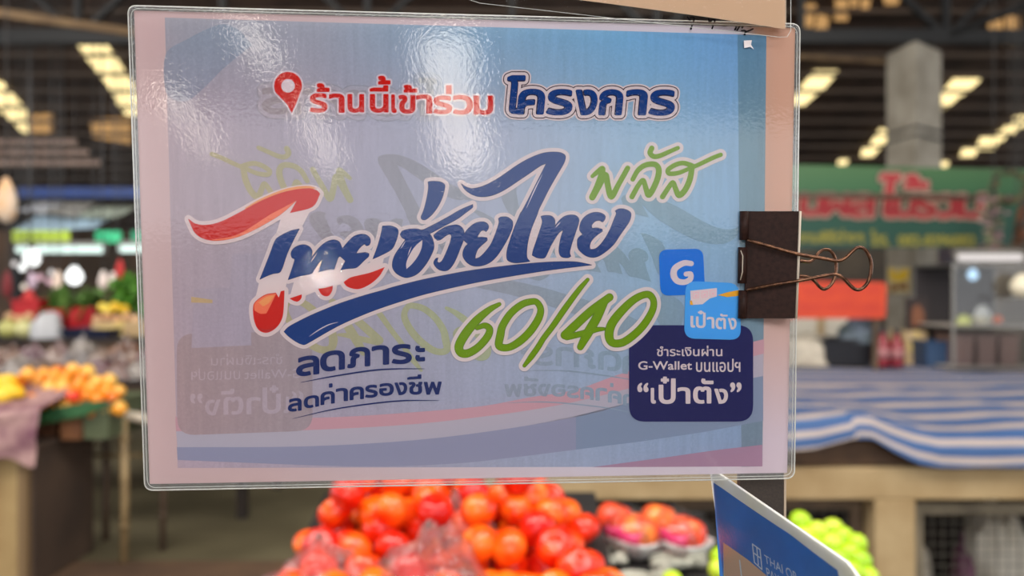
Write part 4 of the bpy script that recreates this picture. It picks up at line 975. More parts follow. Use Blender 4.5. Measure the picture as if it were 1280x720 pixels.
def cloth():
    m = bpy.data.materials.new('striped_tarp_cloth'); m.use_nodes = True; nt = m.node_tree; b = nt.nodes['Principled BSDF']; L = nt.links.new
    b.inputs['Roughness'].default_value = .7
    uv = nt.nodes.new('ShaderNodeUVMap'); sp = nt.nodes.new('ShaderNodeSeparateXYZ'); fr = nt.nodes.new('ShaderNodeMath'); fr.operation = 'FRACT'
    r = nt.nodes.new('ShaderNodeValToRGB'); e = r.color_ramp.elements; e[0].position = 0; e[0].color = (*lin((46, 78, 126)), 1); e[1].position = .26; e[1].color = (*lin((56, 90, 136)), 1)
    for p, c in ((.34, (164, 150, 144)), (.66, (164, 150, 144)), (.74, (46, 78, 126)), (1, (46, 78, 126))):
        q = e.new(p); q.color = (*lin(c), 1)
    L(uv.outputs[0], sp.inputs[0]); L(sp.outputs[1], fr.inputs[0]); L(fr.outputs[0], r.inputs[0]); L(r.outputs[0], b.inputs['Base Color'])
    rows = [(586, 2.955, .05), (565, 2.965, 1), (552, 2.985, 1.6), (541, 3.03, 2), (527, 3.27, 3), (512, 3.58, 4), (498, 3.95, 5), (486, 4.32, 6), (477, 4.68, 7), (469, 5.0, 8), (463, 5.3, 9), (457, 5.62, 10), (453, 5.9, 11)]
    def hem(px): # how far the front hem is lifted, in pixels
        t = [(700, 20), (980, 22), (1020, 26), (1060, 37), (1085, 36), (1110, 22), (1140, 8), (1170, 1), (1500, 0)]
        for (a, p), (c, q) in zip(t, t[1:]):
            if px <= c: return p+(q-p)*(px-a)/(c-a)
        return 0
    bm = bmesh.new(); ul = bm.loops.layers.uv.new('UVMap'); NU = 150; sub = 4; grid = []; UV = {}
    R = []
    for (a, b_) in zip(rows, rows[1:]):
        for k in range(sub): t = k/sub; R.append(tuple(a[i]+(b_[i]-a[i])*t for i in range(3)))
    R.append(rows[-1])
    for i in range(NU+1):
        X_ = .35+3.1*i/NU; col = []
        for (py, Y, ph) in R:
            px = 640+F*X_/Y; wgt = max(0, min(1, (py-500)/80.))
            y2 = py - hem(640+F*X_/3.0)*wgt**.8
            n1 = noise.noise(Vector((X_*3.2, ph*.35, 1.3))); n2 = noise.noise(Vector((X_*7, ph*.5, 4.1)))
            z = EYE+(360-y2)/F*Y + (n1*.030+n2*.014)*(.35 if ph < 1.2 or ph > 6.5 else 1)
            v = bm.verts.new((X_, Y+.02*n2*(ph < 2.2), max(z, CT+.012))); col.append(v); UV[v] = (X_, ph+.32*n1+.16*n2+(.5 if 640+F*X_/3 < 1065 and ph < 2.6 else 0)*wgt+ (.9*max(0, ph-7)*(.5+.5*noise.noise(Vector((X_*2, 3, 9))))))
        grid.append(col)
    for i in range(NU):
        for j in range(len(R)-1):
            f_ = bm.faces.new((grid[i][j], grid[i+1][j], grid[i+1][j+1], grid[i][j+1]))
            for l in f_.loops: l[ul].uv = UV[l.vert]
    me = bpy.data.meshes.new('striped_cloth'); bm.to_mesh(me); bm.free(); me.materials.append(m)
    o = link('striped_cloth', me, None, True); return tag(o, 'rumpled blue and white striped cloth spread over the concrete counter', 'cloth')
cloth()

# pillar and the partition behind the stall
m_pil = mat('pillar_paint', (164, 156, 142), .8, rgb2=(134, 126, 112), nscale=4)
pl = [at(1108, 300, 8.05), at(1145, 300, 7.6), at(1177, 300, 7.95), at(1140, 300, 8.4)]
b = MB().use(m_pil); b.prism([(p.x, p.y, 0) for p in pl], (0, 0, 3.80)); struct(b.build('pillar'))
b = MB().use(m_steel)
for z in (2.91, 2.99): b.tube([(p.x+(p.x-pl[0].x-.13)*.03, p.y-.01, z) for p in pl]+[(pl[0].x, pl[0].y-.01, z)], .012, 6)
struct(b.build('pillar_band'))
m_part = mat('partition_board', (104, 92, 78), .8, rgb2=(70, 64, 60), nscale=1.6)
b = MB().use(m_part); b.box2((2.2, 8.8, 0), (9.5, 8.86, 2.4)); struct(b.build('wall_right'))

# green banner
m_ban = bpy.data.materials.new('banner_green'); m_ban.use_nodes = True; nt = m_ban.node_tree; bb = nt.nodes['Principled BSDF']; bb.inputs['Roughness'].default_value = .55
tc = nt.nodes.new('ShaderNodeTexCoord'); sp = nt.nodes.new('ShaderNodeSeparateXYZ'); r = nt.nodes.new('ShaderNodeValToRGB'); nt.links.new(tc.outputs['Generated'], sp.inputs[0]); nt.links.new(sp.outputs[2], r.inputs[0]); nt.links.new(r.outputs[0], bb.inputs['Base Color'])
e = r.color_ramp.elements; e[0].color = (*lin((14, 54, 48)), 1); e[1].color = (*lin((62, 98, 58)), 1); q = e.new(.45); q.color = (*lin((16, 72, 54)), 1); q = e.new(.62); q.color = (*lin((40, 88, 55)), 1)
YB = 6.5
ban = thing('green_banner', 'green shop banner with red Thai letters hanging before the pillar', 'banner', at(1100, 312, YB))
b = MB().use(m_ban); b.prism([at(900, 313, YB), at(1262, 308, YB), at(1284, 212, YB), at(900, 204, YB)], (0, .02, 0)); b.build('banner_sheet', ban)
for px in (905, 1280): b = MB().use(m_wire2); p = at(px, 212, YB+.01); b.tube([p, (p.x, p.y, roofz(YB)-.1)], .006, 5); b.build('hanging_wire', ban)
BN = Vector((0, -1, 0)); Flat.DZ = .001
k_bred = mat('banner_red', (150, 34, 40), .6); k_bpale = mat('banner_pale', (150, 122, 106), .6); k_byel = mat('banner_yellow', (122, 116, 40), .6); k_bshade = mat('banner_outline', (24, 30, 26), .6)
f = Flat(at(1100, 260, YB-.001), BN)
BL = [('บ', 998, 243, 1030, 270), ('ผ', 1026, 243, 1062, 270), ('ล', 1060, 243, 1092, 272), ('ไ', 1094, 217, 1120, 272), ('ม', 1114, 244, 1145, 272), ('\u0e49', 1130, 218, 1160, 236), ('ร', 1142, 243, 1170, 273), ('ว', 1170, 243, 1196, 273), ('ม', 1194, 243, 1230, 273)]
for ch, *bx in BL: f.glyph(ch, bx, 1, k_bshade, bold=2.2, grow=4.4, lean=.12)
for ch, *bx in BL: f.glyph(ch, bx, 2, k_bpale, bold=2.2, grow=3.0, lean=.12)
for ch, *bx in BL: f.glyph(ch, bx, 3, k_bred, bold=2.0, lean=.12)
f.glyph('งานพิธีต่างๆ', (998, 286, 1080, 308), 1, k_byel, bold=.8); f.glyph('โทร.', (1088, 287, 1112, 308), 1, k_byel, bold=.8); f.glyph('082-8396882', (1122, 293, 1220, 308), 1, k_byel, bold=.9)
f.build('banner_lettering', ban)
m_pipe = mat('rusty_pipe', (84, 62, 50), .6)
pp = thing('hanging_pipe', 'thin brown pipe running level in front of the green banner', 'pipe', at(1130, 247, 6.3))
b = MB().use(m_pipe); b.tube([at(880, 243, 6.3), at(1276, 248, 6.3)], .024, 8); b.build('pipe', pp, smooth=True)
for px in (900, 1270): b = MB().use(m_wire2); p = at(px, 246, 6.3); b.tube([p, (p.x, p.y, roofz(6.3)-.1)], .005, 5); b.build('hanging_wire', pp)
def petals(c, r, n, m, seed, label, name, cat, ring=False, wire=True):
    rn = random.Random(seed); t = thing(name, label, cat, c)
    b = MB().use(m)
    for i in range(n):
        if ring: a = rn.uniform(0, 6.28); d = Vector((cos(a)*r[0], rn.uniform(-.03, .03), sin(a)*r[2]))*rn.uniform(.85, 1.05)
        else: d = Vector((rn.gauss(0, .4)*r[0], rn.gauss(0, .4)*r[1], rn.uniform(-1, 1)*r[2]))
        R = Matrix.Rotation(rn.uniform(0, 6), 3, 'Z') @ Matrix.Rotation(rn.uniform(0, 6), 3, 'X'); s = rn.uniform(.5, 1)*.045
        b.prism([Vector(c)+d+R @ Vector(q) for q in ((-s, 0, 0), (0, -s*.4, 0), (s, 0, 0), (0, s*.4, 0))], R @ Vector((0, 0, .003)))
    b.build('leaves', t)
    b = MB().use(m_wire2)
    if ring: b.tube([Vector(c)+Vector((cos(a)*r[0], 0, sin(a)*r[2])) for a in [2*pi*i/20 for i in range(20)]], .012, 6, closed=True)
    else: b.tube([Vector(c)+Vector((0, 0, -r[2])), Vector(c)+Vector((0, 0, r[2]))], .006, 5)
    if wire: b.tube([Vector(c)+Vector((0, 0, r[2])), (c[0], c[1], roofz(c[1])-.1)], .004, 5)
    b.build('stem', t)
m_gar = mat('dried_flowers', (150, 108, 122), .8, rgb2=(118, 126, 84), nscale=14); m_wre = mat('dry_wreath', (118, 108, 78), .8, rgb2=(84, 84, 60), nscale=14); m_gar2 = mat('orange_flowers', (176, 100, 60), .8, rgb2=(60, 66, 44), nscale=12)
petals(at(1242, 282, 6.05), (.10, .07, .22), 150, m_gar, 1, 'hanging bunch of dried pink flowers at the right end of the banner', 'dried_bunch', 'flowers')
petals(at(1262, 234, 6.12), (.13, .06, .12), 110, m_wre, 2, 'round dry wreath above the hanging pink bunch', 'dried_wreath', 'wreath', True)
petals(at(1272, 282, 6.6), (.07, .06, .16), 80, m_gar2, 3, 'dark hanging bunch with orange flowers at the right border of the photo', 'dried_bunch', 'flowers')

# red-orange notice
YR = 5.3
m_rs = mat('notice_red', (196, 62, 26), .6, rgb2=(184, 54, 26), nscale=9); k_rs = mat('notice_marks', (178, 44, 36), .6)
rs = thing('red_notice', 'blank looking orange-red notice board behind the wire handles of the clip', 'sign', at(1050, 398, YR))
b = MB().use(m_rs); b.prism(round_quad([at(960, 398, YR), at(1107, 398, YR), at(1108, 353, YR), at(960, 351, YR)], .03), (0, .02, 0)); b.build('notice_board', rs)
f = Flat(at(1050, 370, YR-.001), BN); rn = random.Random(5)
for yy_, xs in ((364, range(1002, 1098, 11)), (384, range(1000, 1094, 10))):
    for x in xs:
        f.line([(x, yy_+rn.uniform(-4, 2), 1.6), (x+4, yy_-5+rn.uniform(-2, 2), 1.6), (x+6, yy_+4, 1.6), (x+9, yy_+rn.uniform(-3, 3), 1.4)], 1, k_rs)
f.build('faint_writing', rs)
for px in (975, 1095): b = MB().use(m_frame2); p = at(px, 398, YR+.02); b.box2((p.x-.015, p.y, CT), (p.x+.015, p.y+.03, p.z+.2)); b.build('leg', rs)

# goods standing on the cloth
ZC = .922
def crate(name, label, cat, x0, y0, x1, y1, Y, dep, m, rim=None, group=None, zb=None, slot=False):
    a, c = rect(x0, y0, x1, y1, Y)
    if zb is not None: a.z = zb
    t = thing(name, label, cat, ((a.x+c.x)/2, Y+dep/2, a.z), group); h = c.z-a.z; w_ = c.x-a.x; th = min(.02, w_*.08)
    b = MB().use(m); tp = .06*w_
    def ring(z, k): return [Vector((a.x+tp*k, Y+tp*k, z)), Vector((c.x-tp*k, Y+tp*k, z)), Vector((c.x-tp*k, Y+dep-tp*k, z)), Vector((a.x+tp*k, Y+dep-tp*k, z))]
    lo, hi = ring(a.z, 1), ring(c.z, 0); inn = [Vector((p.x+(th if i in (0, 3) else -th), p.y+(th if i < 2 else -th), p.z)) for i, p in enumerate(hi)]; inb = [Vector((p.x+(th if i in (0, 3) else -th), p.y+(th if i < 2 else -th), p.z+th)) for i, p in enumerate(lo)]
    for i in range(4):
        b.quad(lo[i-1], lo[i], hi[i], hi[i-1]); b.quad(hi[i-1], hi[i], inn[i], inn[i-1]); b.quad(inn[i-1], inn[i], inb[i], inb[i-1])
    b.quad(*lo); b.quad(*inb); bmesh.ops.remove_doubles(b.bm, verts=b.bm.verts, dist=1e-5); b.build('tub', t)
    b = MB().use(rim or m); rr = [Vector((p.x, p.y, p.z)) for p in hi]
    b.tube(rr, min(.014, h*.08), 6, closed=True)
    if slot:
        for k in range(3): z = a.z+h*(.25+.2*k); b.box2((a.x+w_*.12, Y-.006+tp*.6, z), (c.x-w_*.12, Y+tp*.6, z+h*.07))
    b.build('rim', t); return t
def bottle(label, px, y0, y1, Y, rpx, m, cap, lab, group):
    p = at(px, y1, Y); h = (y1-y0)/F*Y; r_ = rpx/F*Y
    t = thing('bottle', label, 'bottle', p, group)
    b = MB().use(m); b.lathe(p, [(r_*.9, 0), (r_, h*.05), (r_, h*.6), (r_*.55, h*.78), (r_*.4, h*.82), (r_*.4, h*.9)], 16); b.build('body', t, smooth=True)
    b = MB().use(cap); b.lathe(p, [(r_*.45, h*.88), (r_*.48, h*.9), (r_*.48, h), (r_*.4, h*1.01)], 14); b.build('cap', t, smooth=True)
    b = MB().use(lab); b.lathe(p, [(r_*1.0, h*.2), (r_*1.02, h*.2), (r_*1.02, h*.48), (r_*1.0, h*.48)], 16); b.build('paper_label', t, smooth=True)
def carton(name, label, cat, x0, y0, x1, y1, Y, dep, m, m2, zb=None, group=None):
    a, c = rect(x0, y0, x1, y1, Y)
    if zb is not None: a.z = zb
    t = thing(name, label, cat, ((a.x+c.x)/2, Y+dep/2, a.z), group)
    b = MB().use(m); b.box2((a.x, Y, a.z), (c.x, Y+dep, c.z), .006); b.build('box', t)
    b = MB().use(m2); k = (c.x-a.x); b.box2((a.x+k*.42, Y-.003, a.z+.004), (c.x-k*.42, Y+dep*.5, c.z+.003)); b.box((a.x+k*.3, Y-.003, a.z+(c.z-a.z)*.55), (k*.35, .004, (c.z-a.z)*.3)); b.build('tape_and_label', t); return t
m_bin = mat('black_plastic', (28, 28, 32), .4); m_rbot = mat('dark_red_bottle', (128, 34, 44), .25); m_capd = mat('dark_cap', (48, 38, 40), .5); m_lab = mat('pale_label', (150, 96, 98), .6)
crate('black_tub', 'black plastic tub on the striped cloth under the red notice', 'tub', 1030, 426, 1093, 457, 5.4, .3, m_bin, zb=ZC)
m_gcl = mat('grey_blue_cloth', (98, 108, 122), .8, rgb2=(74, 84, 84), nscale=8); m_pcl = mat('pale_cloth', (190, 180, 164), .8, rgb2=(160, 150, 136), nscale=7)
bag(at(1076, 428, 5.5), (.15, .12, .17), 'grey blue bundle heaped in the black tub', 31, m_gcl, knot=False, name='cloth_bundle', cat='bundle')
bag((at(1005, 458, 5.6).x, 5.6, ZC), (.22, .2, .2), 'pale bundle on the striped cloth left of the black tub', 32, m_pcl, knot=False, name='cloth_bundle', cat='bundle')
carton('paper_box', 'pale carton behind the pale bundle under the red notice', 'box', 990, 395, 1062, 446, 6.0, .25, mat('carton_white', (190, 184, 172), .7), mat('carton_tape', (160, 140, 110), .6), zb=CT)
bottle('dark red bottle, left of the two beside the black tub', 1103, 410, 458, 5.35, 8.5, m_rbot, m_capd, m_lab, 'dark red bottles')
bottle('dark red bottle, right of the two beside the black tub', 1121, 412, 458, 5.35, 8.5, m_rbot, m_capd, m_lab, 'dark red bottles')
m_tan = mat('carton_tan', (190, 164, 124), .75, rgb2=(176, 148, 108), nscale=6); m_tape = mat('carton_tape2', (206, 180, 110), .5)
carton('paper_box', 'tan carton on the cloth below the dark picture', 'box', 1132, 414, 1160, 456, 5.6, .25, m_tan, m_tape, zb=ZC-.01)
carton('paper_box', 'cream carton topped by a white pack beside the glass case', 'box', 1161, 386, 1189, 440, 5.7, .25, mat('carton_cream', (206, 184, 138), .7), m_tape, zb=ZC)
m_wpk = mat('white_pack', (206, 206, 204), .5)
bag(at(1175, 388, 5.78), (.075, .08, .19), 'white pack standing on the cream carton', 33, m_wpk, name='paper_pack', cat='pack')
crate('blue_tray', 'dark blue tray at the foot of the cream carton', 'tray', 1158, 428, 1192, 448, 5.4, .22, mat('blue_plastic', (48, 72, 104), .45), zb=ZC-.005)
pic = thing('yellow_poster', 'small yellow picture poster on the pillar below the banner', 'poster', at(1122, 366, 7.8))
b = MB().use(mat('poster_cream', (206, 186, 140), .6)); b.prism([at(1109.5, 366, 7.99), at(1138, 366, 7.64), at(1138, 334, 7.64), at(1109.5, 334, 7.99)], (.006, .01, 0)); b.build('sheet', pic)
f = Flat(at(1122, 350, 7.825), (at(1138, 350, 7.64)-at(1109.5, 350, 7.99)).cross(Vector((0, 0, 1)))*(1 if (at(1138, 350, 7.64)-at(1109.5, 350, 7.99)).cross(Vector((0, 0, 1))).y < 0 else -1)); ky = mat('poster_yellow', (226, 186, 40), .6); kb_ = mat('poster_brown', (132, 90, 40), .6)
f.poly([(1112, 337), (1117, 336), (1120, 344), (1127, 338), (1136, 337), (1135, 348), (1122, 352), (1112, 348)], 1, ky); f.poly([(1112, 354), (1121, 356), (1133, 352), (1135, 364), (1125, 361), (1113, 365)], 1, kb_); f.build('printed_picture', pic)
pic2 = thing('framed_picture', 'dark framed picture standing on the tan carton below the banner', 'picture', at(1148, 414, 5.64))
b = MB().use(mat('picture_dark', (48, 36, 34), .5)); b.prism([at(1134, 414, 5.64), at(1161, 414, 5.64), at(1161, 372, 5.66), at(1134, 372, 5.66)], (0, .03, 0)); b.build('frame', pic2)
f = Flat(at(1148, 390, 5.636), BN); f.poly([(1139, 408), (1156, 406), (1154, 388), (1148, 380), (1140, 386)], 1, mat('picture_brown', (120, 74, 50), .6)); f.build('printed_picture', pic2)
tag(MB().use(mat('navy_panel', (40, 48, 66), .6, rgb2=(70, 50, 56), nscale=6)).box2(at(1163, 356, 7.9), at(1196, 310, 7.94)+Vector((0, .04, 0)), .01).build('panel'), 'dark navy panel hanging right of the pillar under the banner', 'panel')

# glass case with its lamp
gc = thing('glass_case', 'glass food case with a lit lamp bar on top at the right border', 'case', at(1240, 445, 5.2))
m_alu = mat('aluminium', (150, 146, 140), .35, metal=.8); m_glass = film_mat('case_glass', .005, (.95, .97, .97), gloss=1.6, bump=.02, bscale=4, rough=.02); m_shelf = mat('case_shelf', (170, 160, 150), .5)
x0, x1 = at(1191, 0, 5.2).x, at(1300, 0, 5.2).x; z0, z1 = ZC, at(0, 332, 5.2).z
for (x, y) in ((x0, 5.2), (x1, 5.2), (x0, 5.7), (x1, 5.7)):
    b = MB().use(m_alu); b.box2((x-.008, y-.008, z0), (x+.008, y+.008, z1)); b.build('post', gc)
for z in (z0+.01, at(0, 408, 5.2).z):
    b = MB().use(m_shelf); b.box2((x0, 5.2, z-.008), (x1, 5.7, z+.004)); b.build('shelf', gc)
b = MB().use(m_alu); b.box2((x0-.01, 5.19, z1), (x1+.01, 5.71, z1+.015)); b.build('roof_panel', gc)
b = MB().use(m_glass); b.quad((x0, 5.195, z0), (x1, 5.195, z0), (x1, 5.195, z1), (x0, 5.195, z1)); b.build('glass_pane', gc)
b = MB().use(mat('case_back', (44, 37, 38), .7)); b.quad((x0, 5.69, z0), (x1, 5.69, z0), (x1, 5.69, z1), (x0, 5.69, z1)); b.build('back_panel', gc)
def tube_lamp(label, xa, xb, py, Y, r_, m, cable=True, group=None, hz=None):
    a, c = at(xa, py, Y), at(xb, py, Y); t = thing('tube_light', label, 'lamp', (a+c)/2, group)
    b = MB().use(m); b.tube([a, c], r_, 10); b.build('tube', t, smooth=True)
    b = MB().use(mat('lamp_fitting', (120, 116, 110), .5)); b.box((( a.x+c.x)/2, Y+r_*1.2, a.z+r_*1.7), (c.x-a.x, r_*2, r_*1.2)); b.box((a.x, Y, a.z+r_*.4), (.02, r_*1.6, r_*3)); b.box((c.x, Y, a.z+r_*.4), (.02, r_*1.6, r_*3)); b.build('fitting', t)
    if cable:
        b = MB().use(m_wire2); top = hz or roofz(Y)-.1
        for k in (.15, .85): x = a.x+(c.x-a.x)*k; b.tube([(x, Y, a.z+r_*2), (x, Y, top)], .005, 5)
        b.build('cable', t)
m_tubew = glow('lamp_white', (1, .93, .90), .9); m_tubeg = glow('lamp_cool', (.80, 1.0, .92), 1.45); m_bulb = glow('lamp_bulb', (.98, 1, .98), 2.0); m_bluel = glow('lamp_blue_white', (.5, .75, 1.0), 1.3); m_pinkl = glow('lamp_pink', (1, .62, .70), .9); m_warml = glow('lamp_warm', (1, .86, .72), 1.1)
tube_lamp('white tube light lying along the top of the glass case', 1195, 1277, 322, 5.2, .022, m_tubew, False)
def bulb(label, px, py, Y, r_, m, group=None, top=None):
    p = at(px, py, Y); t = thing('bulb', label, 'lamp', p, group)
    b = MB().use(m); b.lathe(p, [(.001, -r_), (r_*.6, -r_*.8), (r_, -r_*.1), (r_*.85, r_*.5), (r_*.4, r_*1.1), (r_*.35, r_*1.3)], 16); b.build('glass_bulb', t, smooth=True)
    b = MB().use(m_wire2); b.lathe(p, [(r_*.38, r_*1.25), (r_*.4, r_*1.8), (r_*.1, r_*2)], 12); b.tube([(p.x, p.y, p.z+r_*1.9), (p.x, p.y, top or roofz(Y)-.1)], .004, 5); b.build('cord_and_socket', t)
bulb('bluish bright bulb inside the glass case', 1216, 344, 5.45, .035, m_bluel, top=z1)
def bowl(label, px, py, Y, r_, m, name='bowl', group=None, zb=None):
    p = at(px, py, Y); p.z = zb if zb is not None else p.z
    b = MB().use(m); b.lathe(p, [(r_*.45, 0), (r_*.5, .008), (r_*.8, r_*.35), (r_, r_*.75), (r_*1.04, r_*.8), (r_*.95, r_*.74), (r_*.7, r_*.35), (r_*.2, .02)], 20)
    return tag(b.build(name, smooth=True), label, name, group)
zs = at(0, 408, 5.2).z+.004
bowl('white bowl on the shelf of the glass case', 1228, 405, 5.4, .07, mat('enamel_white', (222, 214, 190), .4), zb=zs)
bag((at(1228, 0, 5.42).x, 5.42, zs+.05), (.05, .05, .07), 'white wrapped pack in the bowl in the glass case', 41, m_wpk, name='paper_pack', cat='pack')
bag((at(1205, 0, 5.42).x, 5.42, zs), (.05, .05, .06), 'yellow green pack left of the bowl in the glass case', 42, mat('pack_yellowgreen', (180, 184, 90), .5), name='paper_pack', cat='pack')
put(ap, False, (at(1246, 0, 5.4).x, 5.4, zs+.034), (0, .2, 1), .95, 'red-orange apple alone on the shelf of the glass case', 'apple', 'apple in the glass case')
for k, (px, lb) in enumerate(((1206, 'left'), (1234, 'middle'), (1262, 'right'))):
    crate('food_tray', 'dull metal food tray at the bottom of the glass case, %s one' % lb, 'tray', px-12, 420, px+12, 440, 5.3, .25, mat('tray_metal', (130, 104, 98), .4, metal=.3), zb=ZC+.016, group='food trays')
pot = tag(MB().use(mat('pot_cream', (214, 204, 180), .4)).lathe(at(1279, 371, 5.1), [(.03, 0), (.062, .02), (.078, .06), (.07, .10), (.045, .125), (.03, .14), (.012, .15)], 20).build('lidded_jar', smooth=True), 'cream round jar on the ledge at the right border', 'jar')
ld = tag(MB().use(m_alu).box2((at(1262, 0, 5.02).x, 5.02, at(0, 371, 5.1).z-.012), (at(1310, 0, 5.02).x, 5.18, at(0, 371, 5.1).z), .002).build('ledge'), 'narrow ledge in front of the glass case holding the cream jar', 'shelf')

# ------------------------------------------------------------------ the stalls on the left
m_tanp = mat('stall_front_tan', (176, 150, 104), .75, rgb2=(150, 122, 80), nscale=3.5, bump=.2, bscale=14); m_brp = mat('stall_side_brown', (84, 66, 54), .7, rgb2=(66, 52, 44), nscale=3)
sb = thing('stall_base', 'stall base with a tan front and a dark brown side board at the left', 'stall', (-3.0, 4.1, 0))
b = MB().use(m_tanp); b.box2((-4.4, 3.84, 0), (-2.36, 3.90, .66), .006); b.build('front_board', sb)
b = MB().use(m_brp); b.box2((-2.35, 3.86, 0), (-2.31, 4.42, .66), .004); b.build('side_board', sb)
b = MB().use(m_brp); b.box2((-4.4, 3.84, .66), (-2.29, 4.6, .69), .004); b.build('top', sb)
b = MB().use(mat('stall_post', (120, 96, 66), .7)); b.box2((-2.36, 3.82, 0), (-2.32, 3.86, .66)); b.build('corner_post', sb)
m_bam = mat('bamboo', (158, 134, 96), .6, rgb2=(116, 94, 62), nscale=9); m_bamd = mat('dark_pole', (84, 66, 52), .7); m_palepole = mat('pale_pole', (196, 182, 164), .6)
rk = thing('bamboo_rack', 'bamboo pole rack beside the brown stall side at the left', 'rack', (-1.8, 4.35, 0))
for (px, py, Y, m, r_) in ((155, 700, 4.2, m_bam, .022), (203, 690, 4.42, m_bamd, .018), (132, 690, 4.6, m_bamd, .02)):
    p = at(px, 520, Y); b = MB().use(m); b.tube([(p.x, Y, 0), (p.x+.006, Y, .4), (p.x-.004, Y, .775)], r_, 9)
    for z in (.2, .45, .66): b.tube([(p.x+.003, Y, z-.008), (p.x+.003, Y, z+.008)], r_*1.18, 9)
    b.build('leg', rk, smooth=True)
b = MB().use(m_palepole); b.tube([at(136, 514, 4.18), at(260, 540, 4.4)], .026, 10); b.build('top_rail', rk, smooth=True)
b = MB().use(m_bam); b.tube([at(110, 569, 4.5), at(215, 569, 4.5)], .012, 8); b.build('cross_rail', rk, smooth=True)
b = MB().use(m_brp); b.box2((-2.28, 4.25, .765), (-1.55, 4.95, .785), .003); b.build('top', rk)
m_mat = mat('floor_mat_brown', (96, 72, 52), .8, rgb2=(78, 58, 44), nscale=4)
tag(MB().use(m_mat).box2((-2.3, 2.6, 0), (-.2, 4.22, .012), .004).build('floor_mat'), 'brown mat on the floor in front of the bamboo rack', 'mat')
m_fl2 = mat('floor_puddle', (128, 122, 98), .4, rgb2=(104, 98, 78), nscale=3)
m_news = mat('printed_paper', (176, 140, 136), .75, rgb2=(112, 70, 84), nscale=9)
def drape():
    b = MB().use(m_news)
    def fn(u, v):
        x = -2.98+u*.74; n = noise.noise(Vector((x*5, v*2.5, 2.2)))
        y = 3.80 if v > .25 else 3.80+(.25-v)*1.6; z = .70+.10*max(0, .3-v)*3 - max(0, v-.25)*(.34+.22*noise.noise(Vector((x*4, 0, 7))))
        return Vector((x, y-.05*v+.05*n, z+.16+.03*n))
    b.grid(fn, 40, 24); return tag(b.build('paper_drape', smooth=True), 'crumpled pink printed paper draped over the stall front at the left', 'paper')
drape()
m_green = mat('green_plastic', (44, 92, 52), .5, rgb2=(30, 66, 40), nscale=6); m_bkt = mat('basket_green', (88, 96, 70), .6); m_brbox = mat('brown_carton', (120, 76, 44), .75, rgb2=(100, 62, 38), nscale=7)
crate('brown_carton', 'brown carton under the oranges beside the green basket', 'box', 74, 512, 101, 546, 4.0, .4, m_brbox, zb=.69)
crate('green_basket', 'slatted green basket at the corner of the orange stall', 'basket', 102, 505, 136, 546, 4.02, .4, m_bkt, zb=.69, slot=True)
crate('wooden_box', 'wide box under the left oranges', 'box', -60, 505, 72, 546, 4.05, .5, m_brbox, zb=.69)
b = MB().use(m_green); rn = random.Random(4)
for k in range(7): b.prism([at(52+k*9, 520-k*1.8, 3.97)+Vector((dx, rn.uniform(-.01, .01), dz)) for dx, dz in ((-.08, -.02), (0, -.045), (.09, .0), (.1, .035), (.01, .02), (-.07, .015))], (0, .004, 0))
tag(b.build('leaf_lining'), 'dark green leaves lining the front of the orange box', 'leaves')
# oranges
m_org = fruit_mat('orange_skin', (226, 108, 16), (236, 148, 34), (240, 196, 100), .16, False); m_yel = fruit_mat('mango_skin', (226, 160, 10), (236, 186, 24), (240, 204, 60), .35, False)
b = MB().use(m_org); b.lathe((0, 0, 0), [(.0005, -.034), (.006, -.0355), (.018, -.032), (.030, -.021), (.0375, 0), (.032, .020), (.019, .0318), (.008, .0345), (.0005, .032)], 18)
org = b.build('orange', smooth=True); rn = random.Random(9); first = True
OR = [(40, 500, 0), (22, 478, 1), (35, 468, 1)]
for row, (yb, xa, xb) in enumerate(((512, 12, 160), (499, 20, 158), (487, 28, 152), (477, 48, 148), (468, 56, 112))):
    x = xa
    while x <= xb:
        OR.append((x+rn.uniform(-2, 2), yb+rn.uniform(-2.5, 2.5)-(3 if 60 < x < 110 else 0), row)); x += 17.5+rn.uniform(-1, 1)
for px, py, row in OR:
    Y = 4.04+.06*row+rn.uniform(0, .02)
    sd = 'left' if px < 55 else 'middle' if px < 110 else 'right'
    put(org, first, at(px, py, Y), (rn.uniform(-1, 1), rn.uniform(-1, 1), 0), rn.uniform(.92, 1.1), 'orange in the %s part of the heap, %s layer from the bottom' % (sd, ROWN[row]), 'orange', 'oranges, %s %s' % (sd, ROWN[row])); first = False
def mango(px, py, Y, a, lab):
    b = MB().use(m_yel); b.lathe(at(px, py, Y), [(.001, -.065), (.018, -.058), (.034, -.03), (.04, 0), (.034, .035), (.018, .06), (.001, .068)], 16, axis=(cos(a), .3, sin(a)))
    return tag(b.build('mango', smooth=True), lab, 'mango')
mango(4, 478, 4.0, .3, 'long yellow mango at the left border, upper one'); mango(14, 488, 3.96, -.4, 'long yellow mango just right of the left border, middle one'); mango(0, 494, 3.92, .1, 'long yellow mango at the left border, lowest one')
tom = apple_mesh(.034, fruit_mat('tomato_skin', (226, 40, 20), (232, 70, 30), (240, 90, 50), .2)).build('tomato', smooth=True); tom.location = at(92, 495, 3.98); tag(tom, 'single bright red tomato lying among the oranges', 'tomato')

